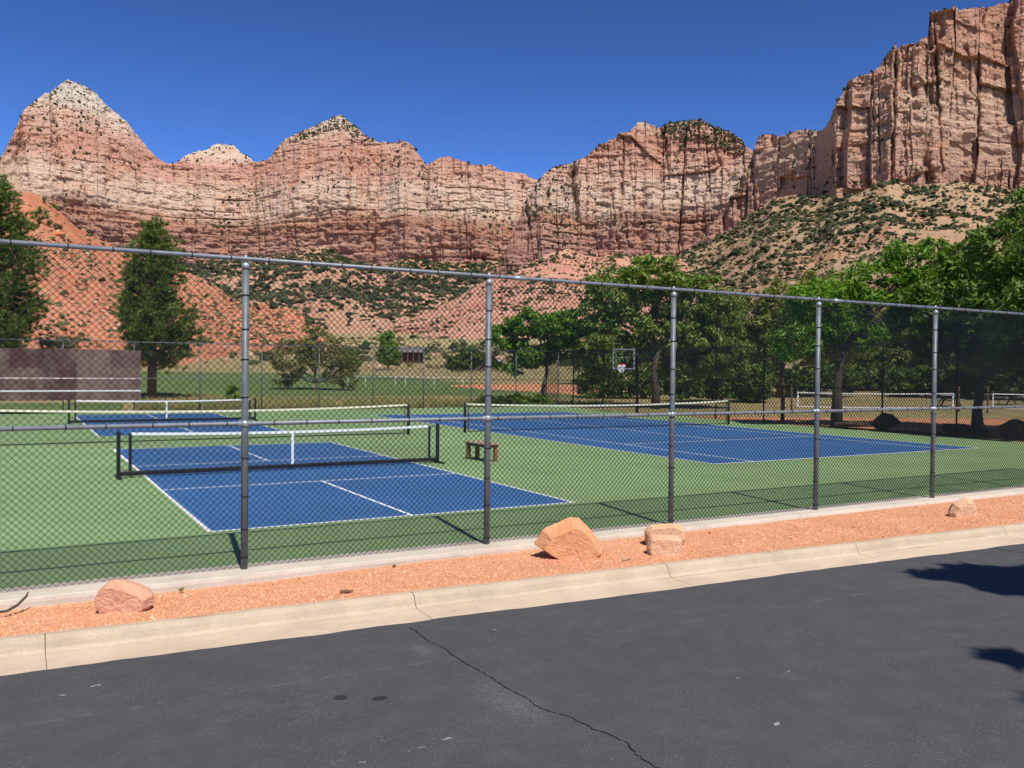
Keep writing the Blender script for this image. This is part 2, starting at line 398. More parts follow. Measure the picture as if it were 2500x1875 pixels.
MAT = dict(
    asphalt=m_asphalt(),
    green=m_court('court_green', (0.200, 0.305, 0.125)),
    blue=m_court('court_blue', (0.036, 0.115, 0.270)),
    line=m_paint('white_line_paint', (0.78, 0.78, 0.76)),
    kerb=m_concrete('kerb_concrete', (0.49, 0.385, 0.265), 0.5),
    gutter=m_concrete('gutter_concrete', (0.54, 0.42, 0.30), 0.4),
    strip=m_concrete('strip_concrete', (0.56, 0.485, 0.385), 0.5),
    bed=m_soil('gravel_bed_soil', [(0.48, 0.21, 0.11), (0.56, 0.26, 0.14), (0.62, 0.32, 0.18)], 1.2, (0.6, 0.36, 0.22), (0.45, 0.17, 0.08), 0.3),
    gravel=m_gravel(),
    wire=m_wire(),
    post=m_simple('dark_grey_pipe', (0.125, 0.138, 0.142), 0.45, 0.2, 5, 0.1),
    rail=m_simple('grey_pipe', (0.185, 0.20, 0.215), 0.42, 0.15, 6, 0.15),
    galv=m_simple('galvanised_fitting', (0.34, 0.36, 0.365), 0.45, 0.12, 20, 0.4),
    fpost=m_simple('far_grey_pipe', (0.22, 0.24, 0.245), 0.45, 0.15, 5, 0.4),
    black=m_simple('black_steel', (0.012, 0.012, 0.014), 0.5, 0.2, 8),
    netcord=m_simple('black_net_cord', (0.010, 0.012, 0.012), 0.8, 0.1, 8),
    tape=m_simple('white_tape', (0.80, 0.80, 0.77), 0.75, 0.05, 5),
    cream=m_simple('cream_tape', (0.74, 0.70, 0.50), 0.75, 0.06, 5),
    wood=m_bark('bench_wood', (0.14, 0.06, 0.025), (0.30, 0.145, 0.06)),
    woodtop=m_bark('bench_top_wood', (0.27, 0.165, 0.11), (0.42, 0.29, 0.21)),
    oldwood=m_bark('brown_timber', (0.11, 0.055, 0.03), (0.22, 0.11, 0.06)),
    board=m_board(),
    bark=m_bark('bark', (0.045, 0.034, 0.026), (0.13, 0.10, 0.075)),
    barkg=m_bark('grey_bark', (0.14, 0.115, 0.09), (0.30, 0.26, 0.21)),
    pine=m_leaf('pine_needles', [(0.050, 0.080, 0.013), (0.105, 0.152, 0.024), (0.185, 0.240, 0.045)], 0.18, 0.8),
    ash=m_leaf('ash_leaf', [(0.060, 0.140, 0.008), (0.115, 0.235, 0.014), (0.185, 0.320, 0.028)], 0.36, 0.7),
    cotton=m_leaf('cottonwood_leaf', [(0.085, 0.130, 0.014), (0.145, 0.210, 0.026), (0.225, 0.290, 0.046)], 0.30, 0.6),
    near=m_leaf('locust_leaf', [(0.060, 0.140, 0.007), (0.118, 0.240, 0.013), (0.200, 0.350, 0.030)], 0.34, 0.8),
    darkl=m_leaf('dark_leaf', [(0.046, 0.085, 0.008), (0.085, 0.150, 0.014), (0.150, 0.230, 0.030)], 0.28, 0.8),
    yellow=m_leaf('yellow_green_leaf', [(0.105, 0.130, 0.018), (0.175, 0.205, 0.030), (0.265, 0.285, 0.052)], 0.32, 0.7),
    lime=m_leaf('lime_leaf', [(0.090, 0.170, 0.020), (0.170, 0.290, 0.035), (0.280, 0.400, 0.060)], 0.36, 0.7),
    olive=m_leaf('olive_leaf', [(0.13, 0.13, 0.03), (0.21, 0.205, 0.055), (0.30, 0.275, 0.09)], 0.25, 0.7),
    greyl=m_leaf('grey_green_leaf', [(0.080, 0.090, 0.040), (0.130, 0.140, 0.070), (0.180, 0.190, 0.100)], 0.2, 0.7),
    scrub=m_scrub('juniper_scrub', (0.026, 0.034, 0.016), (0.046, 0.056, 0.026), (0.10, 0.10, 0.046)),
    scrubl=m_scrub('desert_brush', (0.085, 0.090, 0.036), (0.125, 0.120, 0.050), (0.17, 0.15, 0.07)),
    scree=m_boulder('scree_rock', (0.42, 0.24, 0.14), (0.52, 0.34, 0.21), (0.60, 0.44, 0.30)),
    b_big=m_boulder('orange_sandstone', (0.58, 0.255, 0.115), (0.66, 0.325, 0.158), (0.70, 0.405, 0.225)),
    b_left=m_boulder('pink_sandstone', (0.57, 0.27, 0.16), (0.65, 0.345, 0.22), (0.70, 0.43, 0.295)),
    b_mid=m_boulder('buff_sandstone', (0.58, 0.315, 0.175), (0.67, 0.415, 0.25), (0.72, 0.50, 0.335)),
    b_dark=m_boulder('shade_dark_boulder', (0.055, 0.038, 0.028), (0.085, 0.058, 0.042), (0.12, 0.085, 0.06)),  # tree shade put into the colour of the boulders by the side fence
)

# ================================================================ large structure: ground, road, courts
# ---- ground sheet
def ground_sheet():
    rr = np.concatenate([[0.0], np.linspace(2, 200, 100), np.geomspace(205, 6500, 50)]); th = np.linspace(0, 2*np.pi, 161)
    R, T = np.meshgrid(rr, th, indexing='ij')
    X = CX + R*np.sin(T); Y = CY + R*np.cos(T)
    Z = ground_h(X, Y) - np.where(Y > 33.2, 0.03, np.where(X > 26.6, 0.06, 0.25))
    Z = Z + np.where(R > 190, fbm(X/30, Y/30, o=3)*np.clip((R-190)/200, 0, 1)*1.5, 0)
    m = m_soil('dry_meadow', [(0.30, 0.20, 0.10), (0.33, 0.26, 0.12), (0.22, 0.22, 0.08)], 0.09, (0.42, 0.34, 0.18), (0.17, 0.19, 0.055), 0.75)
    tag(obj_np('ground', np.stack([X, Y, Z], -1).reshape(-1, 3), grid_faces(len(rr), len(th)), m, smooth=True), kind='structure')
ground_sheet()

def ground_patch(name, top, bot, mat, lift=0.05, nx=80, ny=24, z_flat=None):
    """a sheet of ground lying on the terrain, its two edges given as sight lines"""
    xs = np.linspace(top[0][0], top[-1][0], nx)
    yt = np.interp(xs, *zip(*top)); yb = np.interp(xs, *zip(*bot))
    V = []
    for i in range(nx):
        for j in range(ny):
            f = j/(ny-1)
            py = yb[i] + (yt[i]-yb[i])*f
            wob = 0.8*math.sin(i*0.9) + 0.5*math.sin(i*2.3+1)
            d = ray(xs[i], py + (wob*0.5 if j in (0, ny-1) else 0)); t = 20.0
            hlen = math.hypot(d.x, d.y)
            lo, hi = 5.0, 900.0
            for _ in range(40):
                t = (lo+hi)/2
                z = CZ + d.z*t; g = float(np.interp(t*hlen, *HP)) if z_flat is None else z_flat
                if z > g: lo = t
                else: hi = t
            V.append((CX+d.x*t, CY+d.y*t, CZ+d.z*t+lift))
    return tag(obj_np(name, V, grid_faces(nx, ny), mat, smooth=True), kind='structure')
m_lawn = m_soil('mown_lawn', [(0.095, 0.145, 0.045), (0.115, 0.165, 0.052), (0.145, 0.185, 0.065)], 0.10, (0.19, 0.21, 0.09), (0.10, 0.145, 0.045), 0.4)
ground_patch('lawn', [(-250, 908), (345, 907), (650, 910), (850, 914), (931, 916), (1049, 926), (1110, 932), (1300, 941), (1460, 946)],
             [(-250, 985), (345, 967), (650, 966), (1100, 966), (1460, 972)], m_lawn, 0.0)
ground_patch('lawn', [(300, 984), (-0, 984), (-250, 984)][::-1], [(-250, 1009), (0, 1009), (300, 1004)], m_lawn, 0.0)
m_dirt = m_soil('red_dirt', [(0.50, 0.20, 0.095), (0.56, 0.245, 0.12), (0.60, 0.30, 0.16)], 0.3, (0.62, 0.38, 0.22), (0.5, 0.22, 0.1), 0.3)
ground_patch('infield', [(1100, 941), (1180, 938), (1290, 938), (1400, 940), (1475, 944)], [(1100, 943), (1180, 951), (1290, 956), (1400, 964), (1475, 966)], m_dirt, 0.02)
ground_patch('dirt_track', [(350, 967), (450, 967), (520, 968)], [(350, 979), (450, 977), (520, 972)], m_dirt, 0.02)
ground_patch('sand_court', [(1700, 1017), (1900, 1018), (2100, 1020), (2300, 1022), (2560, 1024)], [(1700, 1027), (1900, 1036), (2100, 1046), (2300, 1059), (2560, 1066)], m_dirt, 0.0, z_flat=-0.02)

# ---- road
KA, KS = -4.18, -0.055
def kerb_y(x): return KA + KS*(x+2.1)
def road():
    xs = np.concatenate([np.linspace(-60, -4, 20), np.linspace(-3.8, 15, 260), np.linspace(16, 90, 25)])
    us = np.array([0, 0.03, 0.3, 1, 2, 4, 6, 9, 14, 24])
    V = []
    e = 0.030*fbm(xs*3.2, xs*0, o=5) + 0.03*fbm(xs*0.7, xs*0+3, o=2)
    for i, x in enumerate(xs):
        for u in us:
            ed = e[i] if u < 0.1 else 0
            z = -0.083 + 0.012*min(u, 7) - (0.006 if u == 0 else 0)
            V.append((x, kerb_y(x) - 0.585 + ed - u, z))
    F = grid_faces(len(xs), len(us))[:, ::-1]
    return tag(obj_np('road', V, F, MAT['asphalt'], smooth=True), kind='structure')
ROAD = road()
# the crack across the road (a jagged dark opening) and paint scuffs
def road_z(x, y): return -0.083 + 0.012*max(0.0, kerb_y(x)-0.585-y)
def crack_mesh(name, pts, wid, seed, parent=ROAD):
    rnd = random.Random(seed); P = []
    for (x0, y0), (x1, y1) in zip(pts[:-1], pts[1:]):
        n = max(2, int(math.hypot(x1-x0, y1-y0)/0.025))
        for k in range(n):
            f = k/n; P.append((x0+(x1-x0)*f + rnd.uniform(-.011, .011), y0+(y1-y0)*f + rnd.uniform(-.011, .011)))
    V, F = [], []
    for i, (x, y) in enumerate(P):
        wd = wid*rnd.uniform(0.35, 1.25)
        V += [(x-wd/2, y, road_z(x, y)+0.004), (x+wd/2, y, road_z(x, y)+0.004)]
        if i: F.append((2*i-2, 2*i-1, 2*i+1, 2*i))
    return obj_np(name, V, F, m_simple('crack_dark', (0.006, 0.006, 0.006), 1.0), parent)
crack_mesh('crack', [tuple(on_z(px, py, -0.03).xy) for px, py in
    ((1000,1518),(1042,1550),(1085,1572),(1110,1592),(1150,1616),(1195,1642),(1240,1672),(1292,1700),(1308,1716),(1350,1732),(1398,1746),(1440,1770),(1490,1788),(1535,1812),(1550,1835),(1600,1868),(1680,1920))], 0.0095, 3)
crack_mesh('crack', [tuple(on_z(px, py, -0.08).xy) for px, py in ((2425,1338),(2460,1345),(2500,1350),(2560,1360))], 0.02, 4)
def scuff(px, py, l, wd, rot, seed):
    c = on_z(px, py, -0.05); rnd = random.Random(seed); mb = MB()
    for k in range(6):
        a = rot+rnd.uniform(-.2, .2); ox, oy = rnd.uniform(-l, l)*0.4, rnd.uniform(-wd, wd)
        x, y = c.x+ox*math.cos(a)-oy*math.sin(a), c.y+ox*math.sin(a)+oy*math.cos(a)
        ll = l*rnd.uniform(.1, .35); ww = wd*rnd.uniform(.2, .5); ca, sa = math.cos(a), math.sin(a)
        q = [(-ll, -ww*.3), (-ll*.3, -ww), (ll, -ww*.2), (ll*.6, ww*.8), (-ll*.6, ww)]
        mb.add([(x+u*ca-v*sa, y+u*sa+v*ca, road_z(x, y)+0.003+0.0006*k) for u, v in q], [(0, 1, 2, 3, 4)])
    mb.build('paint_scuff', m_scf, ROAD)
m_scf = m_simple('pale_scuff', (0.30, 0.295, 0.285), 0.9, 0.2, 30)
for i, a in enumerate(((1095,1805,.07,.016,-.5),(1032,1826,.06,.008,-.5),(1000,1835,.02,.006,-.5),(1205,1531,.05,.014,-.4),(235,1667,.07,.02,-.45),(152,1690,.05,.012,-.5),(1900,1773,.06,.025,.2),(1925,1640,.05,.012,.1),(2355,1450,.03,.012,.1),(1595,1486,.03,.01,.0),(885,1862,.04,.01,-.5),(1800,1655,.04,.01,0))):
    scuff(*a, i+30)

# ---- kerb and gutter, cast in lengths with joints
kerb = tag(empty('kerb'), kind='structure')
m_joint = m_simple('joint_dirt', (0.16, 0.085, 0.05), 0.95, 0.2, 15)
joints = [-41.2, -38.1, -11.7, -8.55, -5.35, -2.1, 1.13, 4.23, 7.28, 10.32, 13.4, 16.5, 19.6, 30]
prof = [(0.0, -0.20), (0.0, 0.035), (0.012, 0.050), (0.095, 0.052), (0.122, 0.040), (0.140, 0.012), (0.160, -0.050), (0.185, -0.072), (0.22, -0.078)]
gprof = [(0.22, -0.078), (0.33, -0.084), (0.62, -0.092), (0.62, -0.2)]
def sweep(name, x0, x1, pr, mat, parent, wob=0.004):
    n = max(4, int((x1-x0)/0.08)); xs = np.linspace(x0, x1, n); V = []
    for x in xs:
        g = 0.5*wob*math.sin(x*1.7) + wob*float(vn(x*3.1, 7.7))
        for u, z in pr: V.append((x + KS*0, kerb_y(x)-u, z + g*(1 if z > -0.1 else 0)))
    o = obj_np(name, V, grid_faces(n, len(pr))[:, ::-1], mat, parent, smooth=False)
    me = o.data; m = len(pr)
    return o
for a, b in zip(joints[:-1], joints[1:]):
    if b-a > 20: a = b-3.1
    if a < -12 : continue
    sweep('kerb_section', a+0.004, b-0.004, prof, MAT['kerb'], kerb)
    sweep('gutter_section', a+0.003, b-0.003, gprof, MAT['gutter'], kerb, 0.002)
    d0 = [(u+0.0, z-0.006) for u, z in prof+gprof[1:]]
    V = []
    for x in (b-0.008, b+0.008):
        for u, z in d0: V.append((x, kerb_y(x)-u, z))
    obj_np('joint', V, grid_faces(2, len(d0))[:, ::-1], m_joint, kerb)
# ---- concrete strip under the fence
def strip():
    n = 300; xs = np.linspace(-14, 32, n); V = []
    pr = [(0.28, 0.008), (0.26, 0.018), (-0.265, 0.024), (-0.29, 0.014), (-0.30, -0.02), (-0.305, -0.20)]
    for x in xs:
        g = 0.004*float(fbm(x*0.8, 3.0, o=2)); e = 0.012*float(fbm(x*2.2, 9.0, o=3))
        for u, z in pr: V.append((x, -2.50 + u + (e if u < 0 else 0), z + (g if z > -.1 else 0)))
    tag(obj_np('concrete_strip', V, grid_faces(n, len(pr)), MAT['strip']), kind='structure')
strip()
# ---- gravel bed
def bed_z(x, f):
    b = np.interp(x, [-3, 4, 10], [-0.085, -0.045, -0.025])
    return b + (0.040-b)*np.clip(f, 0, 1.1)**1.5 + 0.013*fbm(x*0.9, f*2.5, o=3)
def gravel():
    xs = np.linspace(-12, 24, 300); fs = np.linspace(-0.02, 1.03, 16)
    X, Fv = np.meshgrid(xs, fs, indexing='ij')
    Y = -2.803 + (kerb_y(X) + 2.803)*Fv; Z = bed_z(X, Fv)
    bed = tag(obj_np('gravel_bed', np.stack([X, Y, Z], -1).reshape(-1, 3), grid_faces(300, 16)[:, ::-1], MAT['bed'], smooth=True), kind='structure')
    n = 54000
    u = RNG.random(n); x = -3.4 + 19.5*u**1.25; f = RNG.uniform(-0.01, 1.015, n)
    y = -2.803 + (kerb_y(x)+2.803)*f; z = bed_z(x, f)
    keep = RNG.random(n) < 1; x, y, z = x[keep], y[keep], z[keep]; n = len(x)
    base = np.array([(1,0,0),(-1,0,0),(0,1,0),(0,-1,0),(0,0,1)], float)
    fc = np.array([(0,2,4),(2,1,4),(1,3,4),(3,0,4)])
    s = RNG.lognormal(math.log(0.0068), 0.42, n)
    V = base[None]*(RNG.uniform(0.6, 1.3, (n, 5, 1)))*s[:, None, None]*np.array([1.15, 0.9, 0.85])
    an = RNG.uniform(0, 2*np.pi, n); c, sn = np.cos(an)[:, None], np.sin(an)[:, None]
    vx = V[..., 0]*c - V[..., 1]*sn; vy = V[..., 0]*sn + V[..., 1]*c
    tl = RNG.normal(0, 0.4, (n, 1)); vz = V[..., 2] + vx*tl
    P = np.stack([vx+x[:, None], vy+y[:, None], vz+z[:, None]+s[:, None]*0.10], -1).reshape(-1, 3)
    F = (fc[None] + 5*np.arange(n)[:, None, None]).reshape(-1, 3)
    tag(obj_np('gravel', P, F, MAT['gravel']), 'loose orange red gravel spread between the kerb and the fence', 'gravel', kind='stuff')
gravel()

# ---- courts
court = tag(MB().box(-14, 27.0, -2.22, 33.55, -0.20, 0.0).build('court_surface', MAT['green']), kind='structure')
def sheet(name, x0, x1, y0, y1, z, mat, parent=court):
    nx = max(2, int(abs(x1-x0)/0.5)); ny = max(2, int(abs(y1-y0)/0.5))
    return MB().add([(x0,y0,z),(x1,y0,z),(x1,y1,z),(x0,y1,z)], [(0,1,2,3)]).build(name, mat, parent)
LW = 0.052
def pb_court(y0):
    W, L = 6.10, 13.41; y1 = y0+L; n1, n2 = y0+L/2-2.13, y0+L/2+2.13
    sheet('blue_playing_area', 0.02, W-0.02, y0+0.02, y1-0.02, 0.004, MAT['blue'])
    z = 0.008
    for x in (0, W-LW): sheet('court_line', x, x+LW, y0, y1, z, MAT['line'])
    for y in (y0, n1, n2, y1-LW): sheet('court_line', LW, W-LW, y, y+LW, z, MAT['line'])
    for a, b in ((y0+LW, n1), (n2+LW, y1-LW)): sheet('court_line', W/2-LW/2, W/2+LW/2, a, b, z, MAT['line'])
pb_court(0.0); pb_court(18.22)
TX, TY = 12.675, 3.61
def tn_court():
    W, L = 10.97, 23.77; sw = 1.37; sv = 6.40; yn = TY+L/2
    sheet('blue_playing_area', TX+.02, TX+W-.02, TY+.02, TY+L-.02, 0.004, MAT['blue'])
    z = 0.008
    for x in (TX, TX+W-LW): sheet('court_line', x, x+LW, TY, TY+L, z, MAT['line'])
    for y in (TY, TY+L-0.08): sheet('court_line', TX+LW, TX+W-LW, y, y+0.08, z, MAT['line'])
    for x in (TX+sw, TX+W-sw-LW): sheet('court_line', x, x+LW, TY+.08, TY+L-.08, z, MAT['line'])
    for y in (yn-sv, yn+sv): sheet('court_line', TX+sw+LW, TX+W-sw-LW, y, y+LW, z, MAT['line'])
    sheet('court_line', TX+W/2-LW/2, TX+W/2+LW/2, yn-sv+LW, yn+sv, z, MAT['line'])
tn_court()

# ================================================================ landforms
def interp_px(pts):
    a, t = azel([(x*1.1302, y*1.1302) for x, y in pts])
    return lambda A: np.interp(A, a, t)
def az_of(px): 
    d = ray(px*1.1302, 700); return math.atan2(d.x, d.y)
def terrace(z, seed, lo, hi, step=(7, 26), tread=(1.5, 7)):
    r = np.random.default_rng(seed); zz = lo; acc = 0; zs, ac = [lo], [0.0]
    while zz < hi:
        h = r.uniform(*step); tr = r.uniform(*tread)
        zs += [zz+h*0.82, zz+h]; ac += [acc+tr*0.12, acc+tr]; zz += h; acc += tr
    zs, ac = np.array(zs), np.array(ac); tot = acc/(zz-lo)
    return np.interp(z, zs, ac) - tot*(z-lo)
def notches(s, z, seed, lo, hi, step=(9, 24), dep=(2.5, 6.0)):
    """soft beds weathered back under the harder lip above them"""
    r = np.random.default_rng(seed); zz = lo; zs, ac = [lo], [0.0]
    while zz < hi:
        h = r.uniform(*step); d = r.uniform(*dep)*(1 if r.random() < 0.6 else 0.3)
        zs += [zz+h*0.60, zz+h*0.90, zz+h*0.965]; ac += [0.0, d, -0.15*d]; zz += h
    n = np.interp(z, zs, ac)
    return n*np.clip(0.35+1.5*fbm(s/70+seed, z/35, o=3), 0, 1.3)
def blocks(s, z, lam, seed, warp=0.14, zr=2.6, groove=0.0):
    """blocky buttresses split by vertical joints"""
    q = s/lam + 1.1*fbm(s/(lam*2.7)+seed, s*0+seed, o=2) + warp*fbm(s/(lam*2.5)+seed, z/(lam*2.5), o=4)
    qi = np.floor(q); f = q-qi
    zi = np.floor(z/(lam*zr) + _h(qi, qi*0+seed, qi*0)*5 + 0.3*vn(s/lam, z/lam))
    b = 0.55*_h(qi, qi*0+seed, qi*0+1) + 0.45*_h(qi, zi, qi*0+seed+2)
    nb = 0.55*_h(qi+1, qi*0+seed, qi*0+1) + 0.45*_h(qi+1, zi, qi*0+seed+2)
    k = np.clip((f-0.93)/0.07, 0, 1)
    ft = 0.35*(f-0.5)*(_h(qi, qi*0+seed, qi*0+7)-0.35)          # block faces turned a little to either side
    return b*(1-k) + nb*k + ft + groove*np.exp(-((f-0.955)/0.03)**2)
def cracks(s, z, lam, seed, width=2.0, warp=0.10, tilt=0.0, keep=0.6):
    """narrow, nearly vertical joints, each running over part of the face"""
    q = s/lam + 1.2*fbm(s/(lam*2.3)+seed, s*0+seed*1.7, o=2) + tilt*z/lam + warp*fbm(s/lam*0.3+seed, z/(lam*0.6), o=4)
    qi = np.floor(q+0.5); d = np.abs(q-qi)*lam/(width*(0.5+_h(qi, qi*0+seed, qi*0+5)))
    on = (_h(qi, qi*0+seed, qi*0+3) < keep)*np.clip(vn(qi*7.3+seed, z/(lam*1.3+25))*3+0.9, 0, 1)
    return np.exp(-d*d)*on*(0.4+0.6*_h(qi, qi*0+seed, qi*0+9))

def cliff(name, sky_pts, base_pts, Dfn, px0, px1, ncol, nrow, sb, disp, mat, seed, low=0.40, lowfrac=0.12, back=260, jag=1.0):
    A = np.linspace(az_of(px0), az_of(px1), ncol); te_s = interp_px(sky_pts)(A); te_b = interp_px(base_pts)(A)
    Db = Dfn(A); s1 = A*np.mean(Db)
    te_s = te_s + jag*(0.0030*fbm(s1/24, s1*0+seed, o=5) + 0.0026*(blocks(s1, s1*0, 18, seed)-0.5) + 0.0016*(blocks(s1, s1*0, 7, seed+1)-0.5))
    Zb = CZ + Db*te_b - 30
    Zt = (CZ + Db*te_s - sb*Zb*te_s)/(1 - sb*te_s); S = sb*(Zt-Zb)
    v = np.linspace(0, 1, nrow)[None, :]
    dt = disp(s1[:, None], Zt[:, None], np.ones((1, 1)))[:, 0]
    Zt = CZ + (Db + S + dt)*te_s
    g = np.where(v < low, v/low*lowfrac, lowfrac + (1-lowfrac)*((v-low)/(1-low)))
    Z = Zb[:, None] + (Zt-Zb)[:, None]*v
    s = np.repeat(s1[:, None], nrow, 1)
    R = Db[:, None] + S[:, None]*g
    d = disp(s, Z, v)
    R = R + d
    nb = 8; vb = np.linspace(0, 1, nb+1)[1:]
    Rb = R[:, -1:] + back*vb[None, :]
    Zk = Z[:, -1:] - (Zt-Zb)[:, None]*0.75*vb[None, :]**1.5 + fbm(s[:, :1]/30, vb[None]*6, o=3)*4*np.sin(vb*3.14)[None] - 2
    R = np.concatenate([R, Rb], 1); Z = np.concatenate([Z, Zk], 1)
    X = CX + R*np.sin(A)[:, None]; Y = CY + R*np.cos(A)[:, None]
    o = obj_np(name, np.stack([X, Y, Z], -1).reshape(-1, 3), grid_faces(ncol, nrow+nb)[:, ::-1], mat)
    tag(o, kind='structure')
    return X, Y, Z
def slope(name, sky_pts, Dt, Df, px0, px1, ncol, nrow, prof, disp, mat, back=150, ztop=None):
    """hill or talus: from its foot up to a crest seen along sky_pts"""
    A = np.linspace(az_of(px0), az_of(px1), ncol); te = interp_px(sky_pts)(A)
    dt, df = Dt(A), Df(A); s = A*np.mean(dt)
    Zt = CZ + dt*te; Zf = np.interp(df, *HP) - 3
    t = np.linspace(0, 1, nrow)[None, :]
    R = df[:, None] + (dt-df)[:, None]*t
    Z = Zf[:, None] + (Zt-Zf)[:, None]*prof(t)
    L = A[:, None]*R
    Z = Z + disp(L, R, t)
    nb = 8; vb = np.linspace(0, 1, nb+1)[1:][None]
    R = np.concatenate([R, R[:, -1:] + back*vb], 1)
    Z = np.concatenate([Z, Z[:, -1:] - np.maximum(4, (Zt-Zf))[:, None]*0.8*vb**1.6], 1)
    X = CX + R*np.sin(A)[:, None]; Y = CY + R*np.cos(A)[:, None]
    o = obj_np(name, np.stack([X, Y, Z], -1).reshape(-1, 3), grid_faces(ncol, nrow+nb)[:, ::-1], mat, smooth=False)
    tag(o, kind='structure')
    return X[:, :nrow], Y[:, :nrow], Z[:, :nrow]

C_DK, C_RD, C_SAL, C_CRM, C_WHT = (0.40, 0.215, 0.165), (0.50, 0.275, 0.20), (0.635, 0.385, 0.275), (0.68, 0.495, 0.36), (0.66, 0.57, 0.455)
# -- left range: pyramid peak, saddle, domed peak
skyA = [(-260,470),(-120,400),(-60,372),(0,340),(20,310),(50,240),(75,218),(95,200),(120,188),(148,174),(175,183),(197,196),(220,216),(250,243),(280,272),(305,300),(320,325),(340,345),(360,353),(400,352),(450,360),(540,354),(575,345),(590,330),(615,300),(640,286),(680,270),(715,256),(735,251),(760,268),(790,291),(815,305),(845,309),(870,307),(887,311),(905,335),(921,359),(930,352),(950,340),(975,338),(1000,345),(1050,356),(1100,370),(1130,372),(1150,382),(1180,392),(1260,430),(1400,500)]
baseA = [(-300,620),(0,600),(400,570),(600,560),(700,545),(830,580),(1000,585),(1150,580),(1400,600)]
def dispA(s, z, v):
    d = 30*fbm(s/260, z/500, o=4) - 95*(ridged(s/210+0.3, z/900, 2)-0.52) - 30*(ridged(s/70+5, z/300, 2)-0.52) + terrace(z+9*fbm(s/120, z/60, o=3), 5, 60, 760)*1.5
    d += 16*(blocks(s, z, 75, 3)-0.5) + 8*(blocks(s, z, 26, 4, 0.2, 1.6)-0.5) + 6*(blocks(s, z, 11, 6, 0.25, 1.0)-0.5) + 3.5*(blocks(s, z, 5.5, 7, 0.3, 0.7)-0.5) + notches(s, z+7*fbm(s/90, z/50, o=3), 8, 60, 760)
    d += 22*cracks(s, z, 110, 2, 3.5, 0.10, 0.06) + 12*cracks(s, z, 40, 5, 2.4, 0.14, -0.05) + 8*cracks(s, z, 17, 9, 1.8, 0.2, 0.1, 0.45) + 6*fbm(s/14, z/8, o=5)
    return d
matA = m_rock('left_range_sandstone', 190, 600, [(0.0, C_DK), (0.13, C_RD), (0.22, (0.42, 0.21, 0.13)), (0.29, C_CRM), (0.40, C_CRM), (0.47, C_SAL), (0.58, (0.57, 0.30, 0.20)), (0.66, C_SAL), (0.74, C_CRM), (0.84, C_WHT), (1.0, C_WHT)], 0.35, (0.03, -0.008))
gA = cliff('cliff', skyA, baseA, lambda a: 1700+120*np.sin(a*9+0.4), -120, 1330, 720, 190, 0.55, dispA, matA, 3)
# the dome peeping over the saddle
skyS = [(330,420),(385,352),(405,335),(425,326),(447,325),(470,313),(485,311),(505,319),(530,335),(555,350),(610,420)]
def dispS(s, z, v): return 20*fbm(s/90, z/120, o=4) + terrace(z+8*fbm(s/70, z/60, o=3), 8, 100, 900)*1.6 + 9*fbm(s/22, z/14, o=4)
gS = cliff('cliff', skyS, [(300,470),(640,470)], lambda a: 2300+0*a, 335, 605, 180, 90, 0.8, dispS,
      m_rock('far_dome_sandstone', 440, 700, [(0.0, C_SAL), (0.35, C_SAL), (0.5, C_CRM), (0.75, C_WHT), (1, C_WHT)], 0.25), 6)
# -- middle massif
skyB = [(1030,610),(1080,570),(1105,510),(1135,440),(1155,402),(1164,392),(1175,378),(1200,363),(1240,350),(1270,335),(1290,315),(1330,293),(1360,285),(1375,269),(1395,264),(1412,268),(1425,276),(1450,266),(1500,262),(1540,268),(1575,283),(1600,298),(1612,315),(1640,335),(1720,360),(1850,430)]
baseB = [(1060,600),(1180,590),(1300,560),(1430,560),(1700,560),(1900,560)]
def dispB(s, z, v):
    d = 24*fbm(s/190, z/400, o=4) - 85*(ridged(s/160+2.2, z/700, 2)-0.52) - 30*(ridged(s/55+1, z/260, 2)-0.52) + terrace(z+9*fbm(s/100, z/60, o=3), 15, 60, 640)*1.2
    d += 30*(blocks(s, z, 95, 13, 0.25, 1.8, 0.08)-0.5) + 14*(blocks(s, z, 36, 14, 0.3, 1.5, 0.1)-0.5) + 8*(blocks(s, z, 12, 15, 0.25, 1.2)-0.5) + 4*(blocks(s, z, 5, 17, 0.3, 0.8)-0.5) + notches(s, z+7*fbm(s/80, z/50, o=3), 18, 60, 640)
    d += 26*cracks(s, z, 90, 12, 4.0, 0.10, 0.08) + 15*cracks(s, z, 34, 16, 2.4, 0.14, -0.05) + 8*cracks(s, z, 15, 19, 1.5, 0.2, 0.1, 0.5) + 5*fbm(s/12, z/7, o=5)
    return d
matB = m_rock('middle_massif_sandstone', 165, 470, [(0.0, C_DK), (0.16, C_RD), (0.26, (0.38, 0.22, 0.15)), (0.34, C_CRM), (0.46, C_CRM), (0.56, C_SAL), (0.70, (0.54, 0.270, 0.175)), (0.78, C_SAL), (0.84, C_CRM), (0.92, C_WHT), (1.0, C_WHT)], 0.5)
gB = cliff('cliff', skyB, baseB, lambda a: 1330+60*np.sin(a*12), 1035, 1830, 430, 180, 0.42, dispB, matB, 13)
